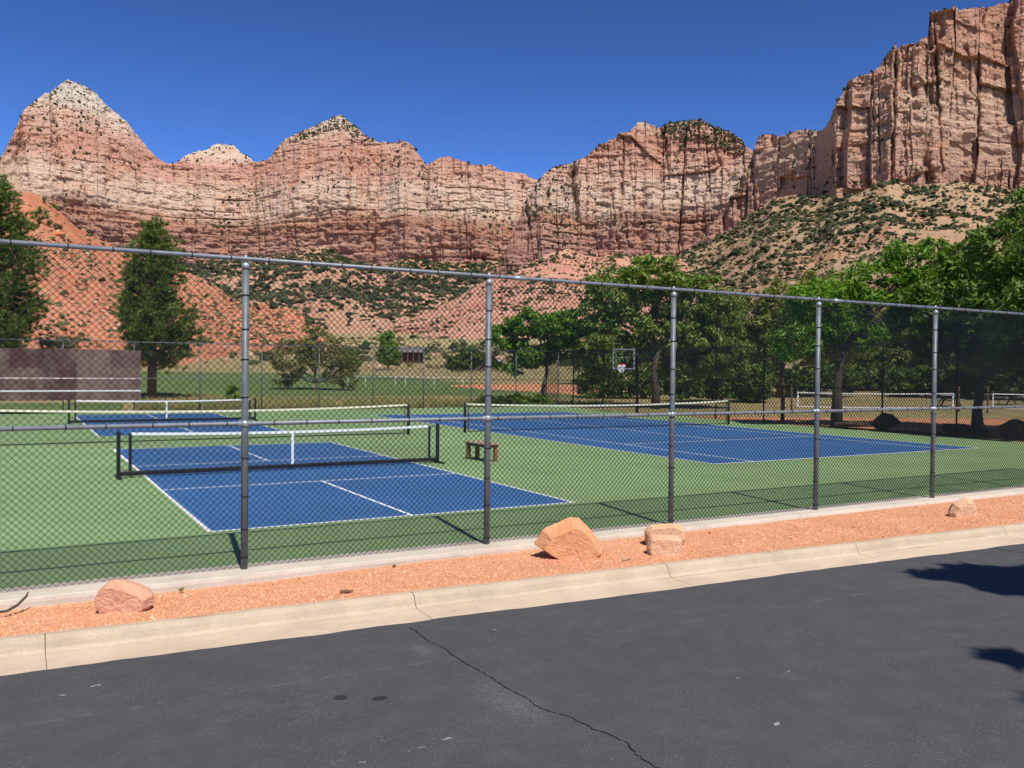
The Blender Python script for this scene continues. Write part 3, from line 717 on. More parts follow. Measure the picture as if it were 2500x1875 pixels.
# -- right wall, nearer and higher
skyC = [(1470,560),(1490,545),(1520,505),(1560,455),(1600,385),(1622,345),(1632,310),(1640,292),(1660,293),(1680,300),(1700,296),(1722,287),(1745,285),(1770,279),(1783,277),(1792,258),(1800,240),(1818,212),(1830,182),(1850,166),(1880,160),(1900,145),(1925,112),(1945,96),(1975,86),(2004,80),(2008,36),(2030,20),(2060,14),(2100,10),(2150,13),(2178,8),(2186,-18),(2250,-60),(2400,-120),(2600,-160)]
baseC = [(1440,580),(1500,560),(1560,520),(1620,490),(1700,445),(1800,430),(1900,420),(2000,410),(2212,415),(2600,410)]
def DC(a):
    return np.interp(a, [az_of(1470), az_of(1640), az_of(1760), az_of(1800), az_of(2000), az_of(2300), az_of(2600)], [980, 930, 870, 790, 800, 845, 900])
def dispC(s, z, v):
    md = np.clip(0.55+1.6*fbm(s/55+4, z/70, o=3), 0.12, 1.25)
    d = 14*fbm(s/150, z/380, o=4) - 60*(ridged(s/95+1.6, z/600, 2)-0.52) - 26*(ridged(s/34+8, z/220, 2)-0.52) + terrace(z+6*fbm(s/80, z/40, o=3), 25, 60, 700, (5, 18), (0.6, 3.5))*1.0
    d += 40*(blocks(s, z, 72, 23, 0.25, 1.7, 0.10)-0.5) + 27*(blocks(s, z, 30, 24, 0.22, 1.2, 0.08)-0.5) + md*(11*(blocks(s, z, 12, 25, 0.3, 1.5, 0.10)-0.5) + 5*(blocks(s, z, 5, 27, 0.35, 1.1)-0.5)) + 0.7*notches(s, z+6*fbm(s/60, z/40, o=3), 28, 60, 700, (7, 18), (1.5, 4))
    d += 26*cracks(s, z, 56, 22, 3.0, 0.10, 0.04, 0.8) + (0.3+0.7*md)*(16*cracks(s, z, 25, 26, 1.7, 0.16, -0.03, 0.6) + 8*cracks(s, z, 10, 29, 1.0, 0.16, 0.05, 0.5)) + 4*fbm(s/8, z/6, o=5)
    return d
matC = m_rock('right_wall_sandstone', 130, 400, [(0.0, (0.45, 0.235, 0.165)), (0.12, (0.52, 0.295, 0.205)), (0.25, (0.60, 0.375, 0.26)), (0.38, (0.64, 0.44, 0.305)), (0.52, (0.59, 0.345, 0.235)), (0.7, (0.58, 0.305, 0.20)), (0.85, (0.56, 0.325, 0.225)), (1.0, (0.60, 0.42, 0.30))], 0.45)
gC = cliff('cliff', skyC, baseC, DC, 1475, 2330, 540, 235, 0.22, dispC, matC, 23, 0.5, 0.3, jag=1.6)

# -- talus and hills
def mk(*p):
    xs = [az_of(x) for x, _ in p]; ys = [y for _, y in p]
    return lambda a: np.interp(a, xs, ys)
mat_talC = m_soil('red_talus_soil', [(0.40, 0.175, 0.105), (0.44, 0.235, 0.145), (0.45, 0.28, 0.18)], 0.012, (0.46, 0.31, 0.20), (0.17, 0.155, 0.075), 0.9)
mat_talR = m_soil('tan_talus_soil', [(0.39, 0.175, 0.10), (0.37, 0.225, 0.135), (0.34, 0.245, 0.14)], 0.016, (0.50, 0.36, 0.24), (0.185, 0.17, 0.078), 0.95)
mat_red = m_soil('red_hill_soil', [(0.41, 0.135, 0.068), (0.46, 0.172, 0.092), (0.46, 0.215, 0.125)], 0.03, (0.58, 0.40, 0.27), (0.36, 0.24, 0.11), 0.8)
mat_pnk = m_soil('pink_hill_soil', [(0.36, 0.145, 0.095), (0.46, 0.225, 0.15), (0.48, 0.27, 0.185)], 0.02, (0.54, 0.38, 0.26), (0.27, 0.20, 0.10), 0.5)
gullyT = lambda L, R, t: (5*fbm(L/60, R/180, o=4) + 2.2*fbm(L/18, R/30, o=3))*np.clip(t*4, 0, 1)*np.clip((1-t)*6, 0.25, 1)
skyT1 = [(-200,560),(200,575),(400,575),(480,560),(600,552),(650,545),(700,531),(735,552),(790,568),(830,575),(870,562),(920,562),(980,572),(1050,570),(1100,562),(1150,545),(1220,540),(1400,560)]
gT1 = slope('talus_slope', skyT1, mk((-200,1640),(1150,1560),(1400,1300)), mk((-200,330),(700,420),(1400,420)), -200, 1420, 340, 100,
            lambda t: 0.55*t + 0.45*t**2.2, lambda L, R, t: 2.2*gullyT(L, R, t), mat_talC)
skyT2 = [(780,760),(860,700),(925,676),(985,643),(1050,606),(1103,590),(1140,568),(1190,546),(1228,537),(1262,550),(1300,556),(1360,560),(1410,551),(1470,560),(1560,570),(1700,590)]
gT2 = slope('talus_slope', skyT2, mk((780,520),(1000,640),(1228,800),(1450,860),(1700,800)), mk((780,260),(1230,300),(1700,300)), 800, 1690, 260, 90,
            lambda t: 0.5*t + 0.5*t**1.8, lambda L, R, t: gullyT(L, R, t) + 2.0*np.floor(3*fbm(L/150, R/45, o=3))*np.clip((1-t)*6, 0, 1)*np.clip(t*6, 0, 1)*0.6, mat_pnk)
skyT3 = [(1380,640),(1440,590),(1477,543),(1520,527),(1567,504),(1618,465),(1668,428),(1722,419),(1770,424),(1812,428),(1866,410),(1920,385),(1974,400),(2030,396),(2082,392),(2171,410),(2300,402),(2600,400)]
gT3 = slope('talus_slope', skyT3, lambda a: DC(a)-14, mk((1380,330),(1800,230),(2300,190),(2600,180)), 1385, 2450, 320, 110,
            lambda t: 0.5*t + 0.5*t**1.7, lambda L, R, t: 1.2*gullyT(L, R, t), mat_talR)
skyH = [(-260,380),(-130,400),(0,425),(30,427),(62,431),(92,446),(125,466),(156,485),(196,507),(238,530),(300,552),(360,572),(437,603),(476,625),(493,641),(532,653),(615,660),(650,675),(688,698),(710,718),(733,742),(752,768),(770,790)]
gH = slope('hill', skyH, mk((-260,300),(0,270),(300,290),(500,300),(770,230)), mk((-260,105),(0,115),(400,135),(770,190)), -250, 762, 320, 95,
           lambda t: 0.7*t + 0.3*t**1.6, lambda L, R, t: 0.45*gullyT(L*1.5, R*1.5, t) + 0.5*fbm(L/5, R/5, o=3)*np.clip(t*5, 0, 1)
           + 2.5*np.clip(fbm(L/22+3, R/30, o=3)*2.4-0.2, 0, 1)*np.clip((t-0.72)*8, 0, 1)*np.clip((az_of(190)*R-L)/6, 0, 1), mat_red)

# ---- scrub on the slopes (uncountable)
ICO_V = None
def ico():
    bm = bmesh.new(); bmesh.ops.create_icosphere(bm, subdivisions=1, radius=1)
    bm.verts.index_update()
    V = np.array([v.co[:] for v in bm.verts]); F = np.array([[v.index for v in f.verts] for f in bm.faces]); bm.free()
    F = F[V[F].mean(1)[:, 2] > -0.45]          # undersides sit in the ground
    return V, F
ICO = ico()
def blobs(name, P, S, mat, label=None, cat=None, flat=0.8, jit=0.28, parent=None):
    n = len(P); V0, F0 = ICO; m = len(V0)
    V = V0[None]*(1+RNG.normal(0, jit, (n, m, 1)))*S[:, None, None]*np.array([1, 1, flat])
    V[..., 0] *= RNG.uniform(0.8, 1.3, (n, 1)); 
    V = V + P[:, None, :] + np.array([0, 0, 0.35])*S[:, None, None]
    o = obj_np(name, V.reshape(-1, 3), (F0[None]+m*np.arange(n)[:, None, None]).reshape(-1, 3), mat, parent)
    tag(o, label, cat, kind='stuff'); return o
def sample(g, n, mask=None, seed=0, pw=1.0):
    X, Y, Z = g; r = np.random.default_rng(seed); nu, nv = X.shape
    i = r.integers(0, nu-1, n*5); j = (r.random(n*5)**pw*(nv-1)).astype(int)
    P = np.stack([X[i, j], Y[i, j], Z[i, j]], -1) + np.stack([r.normal(0, 1.5, n*5), r.normal(0, 1.5, n*5), np.zeros(n*5)], -1)
    if mask is not None:
        k = r.random(n*5) < mask(P, i/(nu-1), j/(nv-1)); P = P[k]
    return P[:n]
def dens(sc, lo, hi, seed=0):
    return lambda P, u, t: np.clip((fbm(P[:, 0]/sc+seed, P[:, 1]/sc, o=4)+0.5-lo)/(hi-lo), 0.03, 1)
def ln(P, s, sg=0.35, seed=1, far=None):
    q = np.random.default_rng(seed).lognormal(math.log(s), sg, len(P))
    q = np.minimum(q, s*2.0)
    if far: q = q*np.clip(np.hypot(P[:, 0]-CX, P[:, 1]-CY)/far, 0.25, 1.15)
    return q
p = sample(gT1, 9500, lambda P, u, t: dens(150, 0.0, 0.7, 1)(P, u, t)*np.clip(0.15+t*1.6, 0, 1), 1, 0.8)
blobs('juniper_scrub', p, ln(p, 2.35, .4, far=1000), MAT['scrub'], 'dark juniper scrub scattered over the talus below the distant cliffs', 'scrub')
p = sample(gT3, 11000, lambda P, u, t: dens(28, 0.1, 0.7, 2)(P, u, t)*np.clip(dens(120, 0.1, 0.6, 9)(P, u, t)+0.25, 0, 1), 2, 0.8)
blobs('juniper_scrub', p, ln(p, 1.05, .5, far=620), MAT['scrub'], 'dense dark scrub dotted over the tan slope beneath the right wall', 'scrub')
p = sample(gT3, 5500, lambda P, u, t: dens(60, 0.3, 0.7, 5)(P, u, t), 22, 0.8)
blobs('desert_brush', p, ln(p, 0.62, .5, far=600), MAT['scrubl'], 'pale olive brush between the darker bushes on the right slope', 'brush')
p = sample(gT2, 2600, lambda P, u, t: dens(60, 0.3, 0.85, 3)(P, u, t)*np.clip(0.35+t, 0, 1), 3, 0.8)
blobs('juniper_scrub', p, ln(p, 0.85, .4, far=600), MAT['scrub'], 'small dark bushes dotted over the pink hill in the middle distance', 'scrub')
p = sample(gT2, 900, None, 33, 0.9)
blobs('desert_brush', p, ln(p, 0.8, .4, far=600), MAT['scrubl'], 'pale brush scattered over the pink hill in the middle distance', 'brush')
p = sample(gH, 2800, lambda P, u, t: dens(22, 0.15, 0.8, 4)(P, u, t), 4, 0.9)
blobs('desert_brush', p, ln(p, 0.34, .45), MAT['scrubl'], 'low olive brush dotted over the near orange red hill', 'brush')
p = sample(gH, 90, lambda P, u, t: np.clip((t-0.9)*10, 0, 1), 44, 0.3)
blobs('juniper_scrub', p, ln(p, 0.8, .4), MAT['scrub'], 'dark bushes along the crest of the near orange red hill', 'scrub')
p = sample(gH, 2400, None, 45, 0.9)
blobs('scree', p, ln(p, 0.24, .55), MAT['scree'], 'pale loose stones strewn over the near orange red hill', 'scree', 0.6)
p = sample(gT3, 420, None, 46, 0.8)
blobs('scree', p, ln(p, 0.9, .5, far=600), MAT['scree'], 'pale boulders and rubble strewn over the slope beneath the right wall', 'scree', 0.7)
def meadow_brush(n, seed, pxs, ds, s, mat, name, lb):
    g = np.random.default_rng(seed); A = g.uniform(az_of(pxs[0]), az_of(pxs[1]), n); D = ds[0] + (ds[1]-ds[0])*g.random(n)**1.2
    X, Y = CX + D*np.sin(A), CY + D*np.cos(A); k = g.random(n) < np.clip(fbm(X/14+seed, Y/14, o=3)*1.6+0.55, 0.05, 1)
    P = np.stack([X, Y, ground_h(X, Y)-0.05], -1)[k]; blobs(name, P, ln(P, s, .5, seed), mat, lb, 'brush', 0.75)
meadow_brush(2400, 71, (330, 2300), (155, 360), 0.55, MAT['scrubl'], 'desert_brush', 'olive brush dotted over the dry meadow beyond the lawn')
meadow_brush(800, 72, (330, 2300), (165, 380), 0.8, MAT['scrub'], 'juniper_scrub', 'dark bushes dotted over the dry meadow beyond the lawn')
meadow_brush(700, 73, (330, 2300), (150, 380), 0.5, MAT['scree'], 'scree', 'pale rocks lying on the dry meadow beyond the lawn')
def ledge(g, n, s, seed, hi=1.0, name='ledge'):
    X, Y, Z = g; dz = np.abs(np.diff(Z, axis=1)); dr = np.abs(np.diff(np.hypot(X-CX, Y-CY), axis=1))
    sl = dr/(dz+0.1); r = np.random.default_rng(seed)
    pr = np.clip(sl-0.55, 0, 3); cl = np.clip(fbm(X[:, :-1]/110, Z[:, :-1]/70, Y[:, :-1]/110, o=3)*3+0.25, 0.02, 1)
    pr = (pr*cl).ravel(); pr /= pr.sum()
    k = r.choice(len(pr), n, p=pr); i, j = np.unravel_index(k, dz.shape)
    return np.stack([X[i, j], Y[i, j], Z[i, j]], -1)
for g, n, s, lb, sd in ((gA, 1500, 1.6, 'dark trees on the ledges of the left cliff range', 51), (gB, 1100, 1.45, 'dark trees on the ledges of the middle massif', 52), (gC, 600, 0.95, 'dark bushes in the clefts of the high right wall', 53), (gS, 200, 2.0, 'dark trees on the small dome behind the saddle', 54)):
    p = ledge(g, n, s, sd); blobs('ledge_scrub', p, ln(p, s, .4), MAT['scrub'], lb, 'scrub', 1.0)
# thick pines on the two domed tops
def top_scrub(g, px0, px1, n, s, lb, seed, rows=30, nrow=180):
    X, Y, Z = g; nu = X.shape[0]; az = np.arctan2(X[:, 0]-CX, Y[:, 0]-CY); r = np.random.default_rng(seed)
    ii = np.where((az > az_of(px0)) & (az < az_of(px1)))[0]
    i = r.choice(ii, n); j = nrow - 1 - (r.random(n)**1.3*rows).astype(int)
    p = np.stack([X[i, j], Y[i, j], Z[i, j]], -1)
    blobs('summit_scrub', p, ln(p, s, .35), MAT['scrub'], lb, 'scrub', 1.1)
top_scrub(gB, 1420, 1605, 520, 1.5, 'dark trees covering the pale dome top of the middle massif', 61, 26)
top_scrub(gA, 635, 800, 170, 1.8, 'dark trees along the pale crown of the domed peak', 62, 20, 190)
top_scrub(gA, 90, 260, 50, 1.6, 'few dark trees on the summit of the pyramid peak', 63, 55, 190)

# ================================================================ fences
WR = 0.0043; PD = 3.09/43
def panel_mesh(name, width, height, r=WR, skirt=0.03):
    """woven chain-link: zigzag wires hooked into their neighbours"""
    n = int(round(width/(PD/2))); kz = int((height-skirt)/(PD/2)); V = []; F = []
    ang = [0.785, 2.356, 3.927, 5.498]
    k = np.arange(kz+1)
    for i in range(n):
        odd = (k + i) % 2
        x = (i + odd)*PD/2; z = skirt + k*PD/2; y = np.where(odd == 1, 0.0022, -0.0022)
        b = i*(kz+1)*4
        ring = np.stack([np.stack([x + r*math.cos(a), y + r*math.sin(a)*1.0, z + 0*x], -1) for a in ang], 1)
        V.append(ring.reshape(-1, 3))
        base = b + 4*k[:-1]
        for j in range(4):
            j2 = (j+1) % 4
            F.append(np.stack([base+j, base+j2, base+4+j2, base+4+j], -1))
    return mesh_np(name, np.concatenate(V), np.concatenate(F), MAT['wire'], True)
PANEL = panel_mesh('mesh_panel', 3.09, 3.57)

def fence_run(name, label, p0, ang, nspan, mats, rr=0.024, pr=0.040, top=3.50, mid=1.655, ties=True, span=3.09, capmat='galv', side=-0.055, skip_first=False):
    """posts, rails, wire and fittings; local x runs along the fence"""
    root = empty(name, p0, ang); tag(root, label, 'fence')
    L = nspan*span; pm, rm = mats
    pmesh = MB().tube([(0, 0, -0.2), (0, 0, top-0.075)], pr, 12).build('post', pm, root); cap = None
    cmb = MB().tube([(0, 0, top-0.115), (0, 0, top-0.055), (0, 0, top-0.045)], [pr+0.006, pr+0.006, pr*0.6], 12)
    cmb.tube([(0, 0.0, top-0.055), (0.0, 0, top+0.045)], 0.014, 8)
    cap = cmb.build('post_cap', MAT[capmat], pmesh)
    clamp = MB().tube([(-0.075, side*0.3, mid), (0.075, side*0.3, mid)], rr+0.008, 10).tube([(0, 0, mid-0.035), (0, 0, mid+0.035)], pr+0.006, 12).build('rail_clamp', MAT[capmat], root)
    pan = bpy.data.objects.new('mesh_panel', PANEL); link(pan, root); pan.location = (0, side*0.8, 0); pan['kind'] = 'stuff'
    if skip_first:
        pmesh.location.x = clamp.location.x = span
    for i in range(1, nspan+1):
        if not (skip_first and i == 1):
            c = pmesh.copy(); link(c, root); c.location.x = i*span
            k = cap.copy(); link(k, c)
            c = clamp.copy(); link(c, root); c.location.x = i*span
        if i < nspan:
            c = pan.copy(); link(c, root); c.location.x = i*span
    MB().tube([(-0.1, 0, top), (L+0.1, 0, top)], rr, 10).build('top_rail', rm, root)
    MB().tube([(-0.1, side*0.3, mid), (L+0.1, side*0.3, mid)], rr, 10).build('middle_rail', rm, root)
    if ties:
        t = MB(); sl = MB(); rnd = random.Random(5)
        for i in range(nspan+1):
            for z in np.arange(0.12, top-0.2, 0.37):
                z += rnd.uniform(-.04, .04)
                t.tube([(i*span, 0, z-0.006), (i*span, 0, z+0.006)], pr+0.005, 12)
        for x in np.arange(0.3, L, 0.42):
            for z, yy in ((top, 0), (mid, side*0.3)):
                xx = x + rnd.uniform(-.06, .06); t.tube([(xx-0.006, yy, z), (xx+0.006, yy, z)], rr+0.004, 10)
        o = t.build('tie_wires', MAT['wire'], root); o['kind'] = 'stuff'
        for i in range(nspan):
            sl = MB().tube([(i*span+0.36+0.3*(i % 2), 0, top), (i*span+0.56+0.3*(i % 2), 0, top)], rr+0.006, 10)
            if i % 2 == 0: sl.build('rail_sleeve', MAT[capmat], root)
    return root
fence_run('chain_link_fence', 'tall black chain link fence with grey posts beside the gravel strip and road', (-9.35, -2.50, 0), 0, 9, (MAT['post'], MAT['rail']), side=0.055)
fence_run('chain_link_fence', 'far chain link fence with thin grey posts behind the two courts, next to the field', (-9.60, 33.62, -0.02), 0, 12, (MAT['fpost'], MAT['fpost']), 0.021, 0.030, 3.46, 1.68, False, capmat='fpost', side=-0.06)
fence_run('chain_link_fence', 'side chain link fence with dark posts under the trees beside the tennis court', (27.12, -2.6, -0.02), math.pi/2, 12, (MAT['black'], MAT['black']), 0.021, 0.034, 3.46, 1.68, False, capmat='black', side=0.06, skip_first=True)

# ================================================================ hitting wall on the far fence
HW = empty('hitting_wall', (0, 33.44, 0)); tag(HW, 'maroon weathered hitting wall with two white lines hung on the far fence', 'wall')
xr = on_y(344, 960, 33.44).x; zb, zt = 0.62, 3.03; sw = 1.40
for i in range(8):
    x1 = xr - i*sw; x0 = x1 - sw
    MB().bbox(x0+0.004, x1-0.004, -0.02+0.003*(i % 2), 0.02, zb, zb+1.50-0.003, 0.004).build('board_panel', MAT['board'], HW)
    MB().bbox(x0+0.004, x1-0.004, -0.02+0.002*((i+1) % 3), 0.02, zb+1.50+0.003, zt, 0.004).build('board_panel', MAT['board'], HW)
xl = xr-8*sw
MB().box(xl, xr, -0.026, -0.0235, 1.035, 1.090).build('net_line', MAT['line'], HW)
t_f = NT('faded_line'); pf = t_f.pos()
t_f.color(t_f.ramp(t_f.noise(pf, 9, 5, 0.75), [(0.38, (0.20, 0.12, 0.10)), (0.55, (0.66, 0.58, 0.52))])); t_f.rough(0.8)
MB().box(xl, xr, -0.026, -0.0235, 1.63, 1.685).build('faded_line', t_f.m, HW)
for x in np.arange(xl+0.3, xr, 3.06):
    MB().box(x-0.04, x+0.04, 0.022, 0.10, zb, zt-0.1).build('batten', MAT['oldwood'], HW)

# ================================================================ nets
def net_mesh(mb, x0, x1, zb, ztop, cell=0.048, r=0.0016):
    """square netting; ztop(x) gives the sagging head cord"""
    n = int((x1-x0)/cell)
    for i in range(n+1):
        x = x0 + (x1-x0)*i/n; zt = ztop(x)
        mb.add([(x-r, -r, zb), (x+r, -r, zb), (x, r, zb), (x-r, -r, zt), (x+r, -r, zt), (x, r, zt)], [(0, 1, 4, 3), (1, 2, 5, 4), (2, 0, 3, 5)])
    m = int((ztop(x0)-zb)/cell); seg = 12
    for j in range(m+1):
        V, F = [], []
        for s in range(seg+1):
            x = x0 + (x1-x0)*s/seg; z = zb + (ztop(x)-zb)*j/m
            V += [(x, -r, z-r), (x, -r, z+r), (x, r, z)]
            if s:
                b = 3*(s-1); F += [(b, b+3, b+4, b+1), (b+1, b+4, b+5, b+2), (b+2, b+5, b+3, b)]
        mb.add(V, F)
def strip_along(mb, x0, x1, zf, h, th, seg=16):
    for s in range(seg):
        a, b = x0+(x1-x0)*s/seg, x0+(x1-x0)*(s+1)/seg
        V = [(a,-th,zf(a)-h),(b,-th,zf(b)-h),(b,th,zf(b)-h),(a,th,zf(a)-h),(a,-th,zf(a)),(b,-th,zf(b)),(b,th,zf(b)),(a,th,zf(a))]
        mb.add(V, [(0,3,2,1),(4,5,6,7),(0,1,5,4),(2,3,7,6)] + ([(3,0,4,7)] if s == 0 else []) + ([(1,2,6,5)] if s == seg-1 else []))
    return mb
def pb_net(y, label):
    root = empty('pickleball_net', (3.07, y, 0.008)); tag(root, label, 'net', 'pickleball nets')
    W = 3.56; f = lambda x: 0.915 - 0.050*(1-(x/3.3)**2)
    for s in (-1, 1):
        MB().bbox(s*W-0.036, s*W+0.036, -0.036, 0.036, 0.0, 0.945, 0.008).build('post', MAT['black'], root)
        MB().bbox(s*(W-0.22)-0.030, s*(W-0.22)+0.030, -0.010, 0.010, 0.09, 0.905, 0.004).build('net_sleeve', MAT['black'], root)
        MB().bbox(s*W-0.045, s*W+0.045, -0.33, 0.33, 0.0, 0.035, 0.006).build('foot', MAT['black'], root)
        for z in (0.885, 0.15):
            MB().tube([(s*(W-0.2), 0, z), (s*W, 0, z)], 0.006, 5).build('lacing', MAT['netcord'], root)
    MB().bbox(-W, W, -0.045, 0.045, 0.036, 0.125, 0.012).build('base_bar', MAT['black'], root)
    m = MB(); net_mesh(m, -W+0.22, W-0.22, 0.10, lambda x: f(x)-0.03, 0.045, 0.0016)
    o = m.build('netting', MAT['netcord'], root); o['kind'] = 'stuff'
    strip_along(MB(), -W+0.21, W-0.21, f, 0.055, 0.006).build('head_tape', MAT['tape'], root)
    MB().bbox(-0.028, 0.028, -0.012, 0.012, 0.10, f(0)-0.02, 0.003).build('center_strap', MAT['tape'], root)
pb_net(6.80, 'portable black pickleball net with white tape on the nearer blue court')
pb_net(25.28, 'portable black pickleball net on the far court, nearer the maroon wall')
def tennis_net(xa, xb, label):
    root = empty('tennis_net', ((xa+xb)/2, 15.50, 0)); tag(root, label, 'net', 'tennis nets')
    W = (xb-xa)/2; f = lambda x: 1.055 - 0.135*(1-abs(x/W))**1.0*(2-(1-abs(x/W)))*0.9
    for s in (-1, 1):
        MB().tube([(s*W, 0, -0.05), (s*W, 0, 1.07), (s*W, 0, 1.085)], [0.052, 0.052, 0.03], 12).build('post', MAT['black'], root)
        MB().bbox(s*(W-0.13)-0.014, s*(W-0.13)+0.014, -0.012, 0.012, 0.05, 1.03, 0.004).build('net_edge', MAT['netcord'], root)
    m = MB(); net_mesh(m, -W+0.12, W-0.12, 0.05, lambda x: f(x)-0.03, 0.046, 0.0017)
    o = m.build('netting', MAT['netcord'], root); o['kind'] = 'stuff'
    strip_along(MB(), -W+0.05, W-0.05, f, 0.062, 0.007, 28).build('head_tape', MAT['cream'], root)
    strip_along(MB(), -W+0.12, W-0.12, lambda x: 0.06, 0.03, 0.006).build('bottom_band', MAT['netcord'], root)
tennis_net(-3.22, 9.56, 'long tennis net with cream tape between the two pickleball courts')
tennis_net(TX-0.91, TX+10.97+0.91, 'tennis net with cream tape across the right hand blue court')

# ================================================================ bench
B = empty('wooden_bench', (7.88, 6.86, 0), 0.10); tag(B, 'small wooden bench standing between the blue courts', 'bench')
for i in range(3):
    MB().bbox(-0.20+i*0.136, -0.20+i*0.136+0.130, -0.52, 0.52, 0.415, 0.455, 0.006).build('seat_plank', MAT['woodtop'], B)
for y in (-0.42, 0.40):
    for x in (-0.135, 0.135):
        MB().bbox(x-0.045, x+0.045, y-0.045, y+0.045, 0, 0.345, 0.006).build('leg', MAT['wood'], B)
    MB().bbox(-0.19, 0.19, y-0.04, y+0.04, 0.348, 0.412, 0.012).build('cross_beam', MAT['wood'], B)
for x in (-0.17, 0.17):
    MB().bbox(x-0.018, x+0.018, -0.36, 0.34, 0.355, 0.410, 0.004).build('apron', MAT['oldwood'], B)

# ================================================================ boulders
def boulder(name, label, pts, loc, mat, rz, seed, amp=0.018, cuts=6, group=None):
    bm = bmesh.new()
    for p in pts: bm.verts.new(p)
    r = bmesh.ops.convex_hull(bm, input=list(bm.verts))
    bmesh.ops.delete(bm, geom=[v for v in bm.verts if not v.link_faces], context='VERTS')
    bmesh.ops.bevel(bm, geom=list(bm.edges), offset=0.022, segments=1, affect='EDGES', clamp_overlap=True)
    bmesh.ops.triangulate(bm, faces=list(bm.faces))
    size = max((v.co.length for v in bm.verts))
    for _ in range(cuts):
        es = [e for e in bm.edges if e.calc_length() > size*0.04]
        if not es: break
        bmesh.ops.subdivide_edges(bm, edges=es, cuts=1); bmesh.ops.triangulate(bm, faces=list(bm.faces))
    bm.normal_update()
    V = np.array([v.co[:] for v in bm.verts]); N = np.array([v.normal[:] for v in bm.verts])
    k = 1.0/size
    d = amp*(1.4*fbm(V[:, 0]*k*2.2+seed, V[:, 1]*k*2.2, V[:, 2]*k*2.2, o=3) + 1.0*fbm(V[:, 0]*k*8+seed, V[:, 1]*k*8, V[:, 2]*k*8, o=4))
    cr = np.clip(1-np.abs(vn(V[:, 0]*k*2+seed*2, V[:, 1]*k*2, V[:, 2]*k*5))*9, 0, 1)*amp*0.6
    V = V + N*(d-cr)[:, None]*size
    for v, c in zip(bm.verts, V): v.co = c
    me = bpy.data.meshes.new(name); bm.to_mesh(me); bm.free(); me.materials.append(mat)
    o = link(bpy.data.objects.new(name, me)); o.location = loc; o.rotation_euler = (0, 0, rz)
    tag(o, label, 'boulder', group); return o
def sil(ring, front, back, df=-0.18, db=0.22, ff=0.72, fb=0.66):
    """outline ring (u,z) with a smaller ring in front and behind"""
    cu = sum(u for u, _ in ring)/len(ring); cz = sum(z for _, z in ring)/len(ring)
    P = [(u, 0.0, z) for u, z in ring]
    P += [(cu+(u-cu)*ff+front[0], df, cz+(z-cz)*ff+front[1]) for u, z in ring]
    P += [(cu+(u-cu)*fb+back[0], db, cz+(z-cz)*fb+back[1]) for u, z in ring]
    return [(u, w, max(z, -0.05)) for u, w, z in P]
RZ = -YAW
boulder('boulder', 'largest orange sandstone boulder, pointed at the top, on the gravel strip',
        sil([(-.43,.18),(-.33,.35),(-.17,.43),(.02,.515),(.13,.505),(.25,.39),(.36,.25),(.43,.12),(.39,.06),(.25,-.02),(.09,-.03),(-.1,-.01),(-.30,.09)], (0.03, -0.05), (0, 0.0), -0.20, 0.24, 0.80), (3.67, -3.43, -0.05), MAT['b_big'], RZ, 3, 0.016)
boulder('boulder', 'pinkish boulder with a flat shaded notch, leftmost on the gravel strip',
        sil([(-.27,.10),(-.265,.20),(-.17,.30),(-.09,.315),(.01,.29),(.06,.245),(.20,.225),(.27,.17),(.265,.07),(.20,.0),(-.05,-.03),(-.22,.01)], (-0.01, -0.02), (0, 0), -0.13, 0.18, 0.84), (-1.40, -3.46, -0.055), MAT['b_left'], RZ, 9, 0.02)
boulder('boulder', 'blocky buff boulder with a flat top, in front of its twin on the gravel',
        sil([(-.20,.03),(-.215,.10),(-.18,.25),(-.09,.275),(.20,.265),(.235,.22),(.22,.08),(.20,.02),(.0,-.02)], (0, -0.01), (0, 0.0), -0.12, 0.15, 0.90, 0.8), (4.73, -3.98, -0.03), MAT['b_mid'], RZ, 14, 0.018)
boulder('boulder', 'low flat buff boulder half hidden behind the blocky one by the concrete strip',
        sil([(-.27,.04),(-.29,.21),(-.22,.285),(.12,.315),(.27,.25),(.27,.09),(.20,-.02),(-.2,-.02)], (0, 0), (0, 0), -0.14, 0.17, 0.86, 0.75), (5.22, -3.43, -0.05), MAT['b_mid'], RZ, 21, 0.02)
boulder('boulder', 'upright tan boulder near the right end of the gravel strip',
        sil([(-.22,.06),(-.215,.13),(-.14,.27),(.05,.375),(.13,.36),(.20,.26),(.215,.10),(.10,.0),(-.10,-.02)], (0.0, -0.03), (0, 0.0), -0.14, 0.16, 0.78), (10.88, -3.98, -0.055), MAT['b_mid'], RZ, 30, 0.02)
def rnd_boulder(label, loc, sx, sy, sz, seed, mat, group=None):
    r = random.Random(seed); P = []
    for _ in range(16):
        v = Vector((r.gauss(0, 1), r.gauss(0, 1), r.gauss(0, 1))).normalized()
        P.append((v.x*sx, v.y*sy, max(-0.08, (v.z*0.62+0.5)*sz)))
    return boulder('boulder', label, P, loc, mat, r.uniform(0, 3), seed, 0.02, 4, group)
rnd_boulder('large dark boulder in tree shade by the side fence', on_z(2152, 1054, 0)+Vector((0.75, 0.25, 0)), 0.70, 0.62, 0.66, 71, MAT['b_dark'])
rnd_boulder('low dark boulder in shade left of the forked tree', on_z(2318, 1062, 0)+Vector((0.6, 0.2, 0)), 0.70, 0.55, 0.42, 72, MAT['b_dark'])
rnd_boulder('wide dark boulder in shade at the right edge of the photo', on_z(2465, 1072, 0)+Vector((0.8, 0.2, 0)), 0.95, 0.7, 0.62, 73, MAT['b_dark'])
rnd_boulder('small dark boulder in shade below the forked tree', on_z(2375, 1062, 0)+Vector((0.5, 0.1, 0)), 0.42, 0.36, 0.34, 74, MAT['b_dark'])
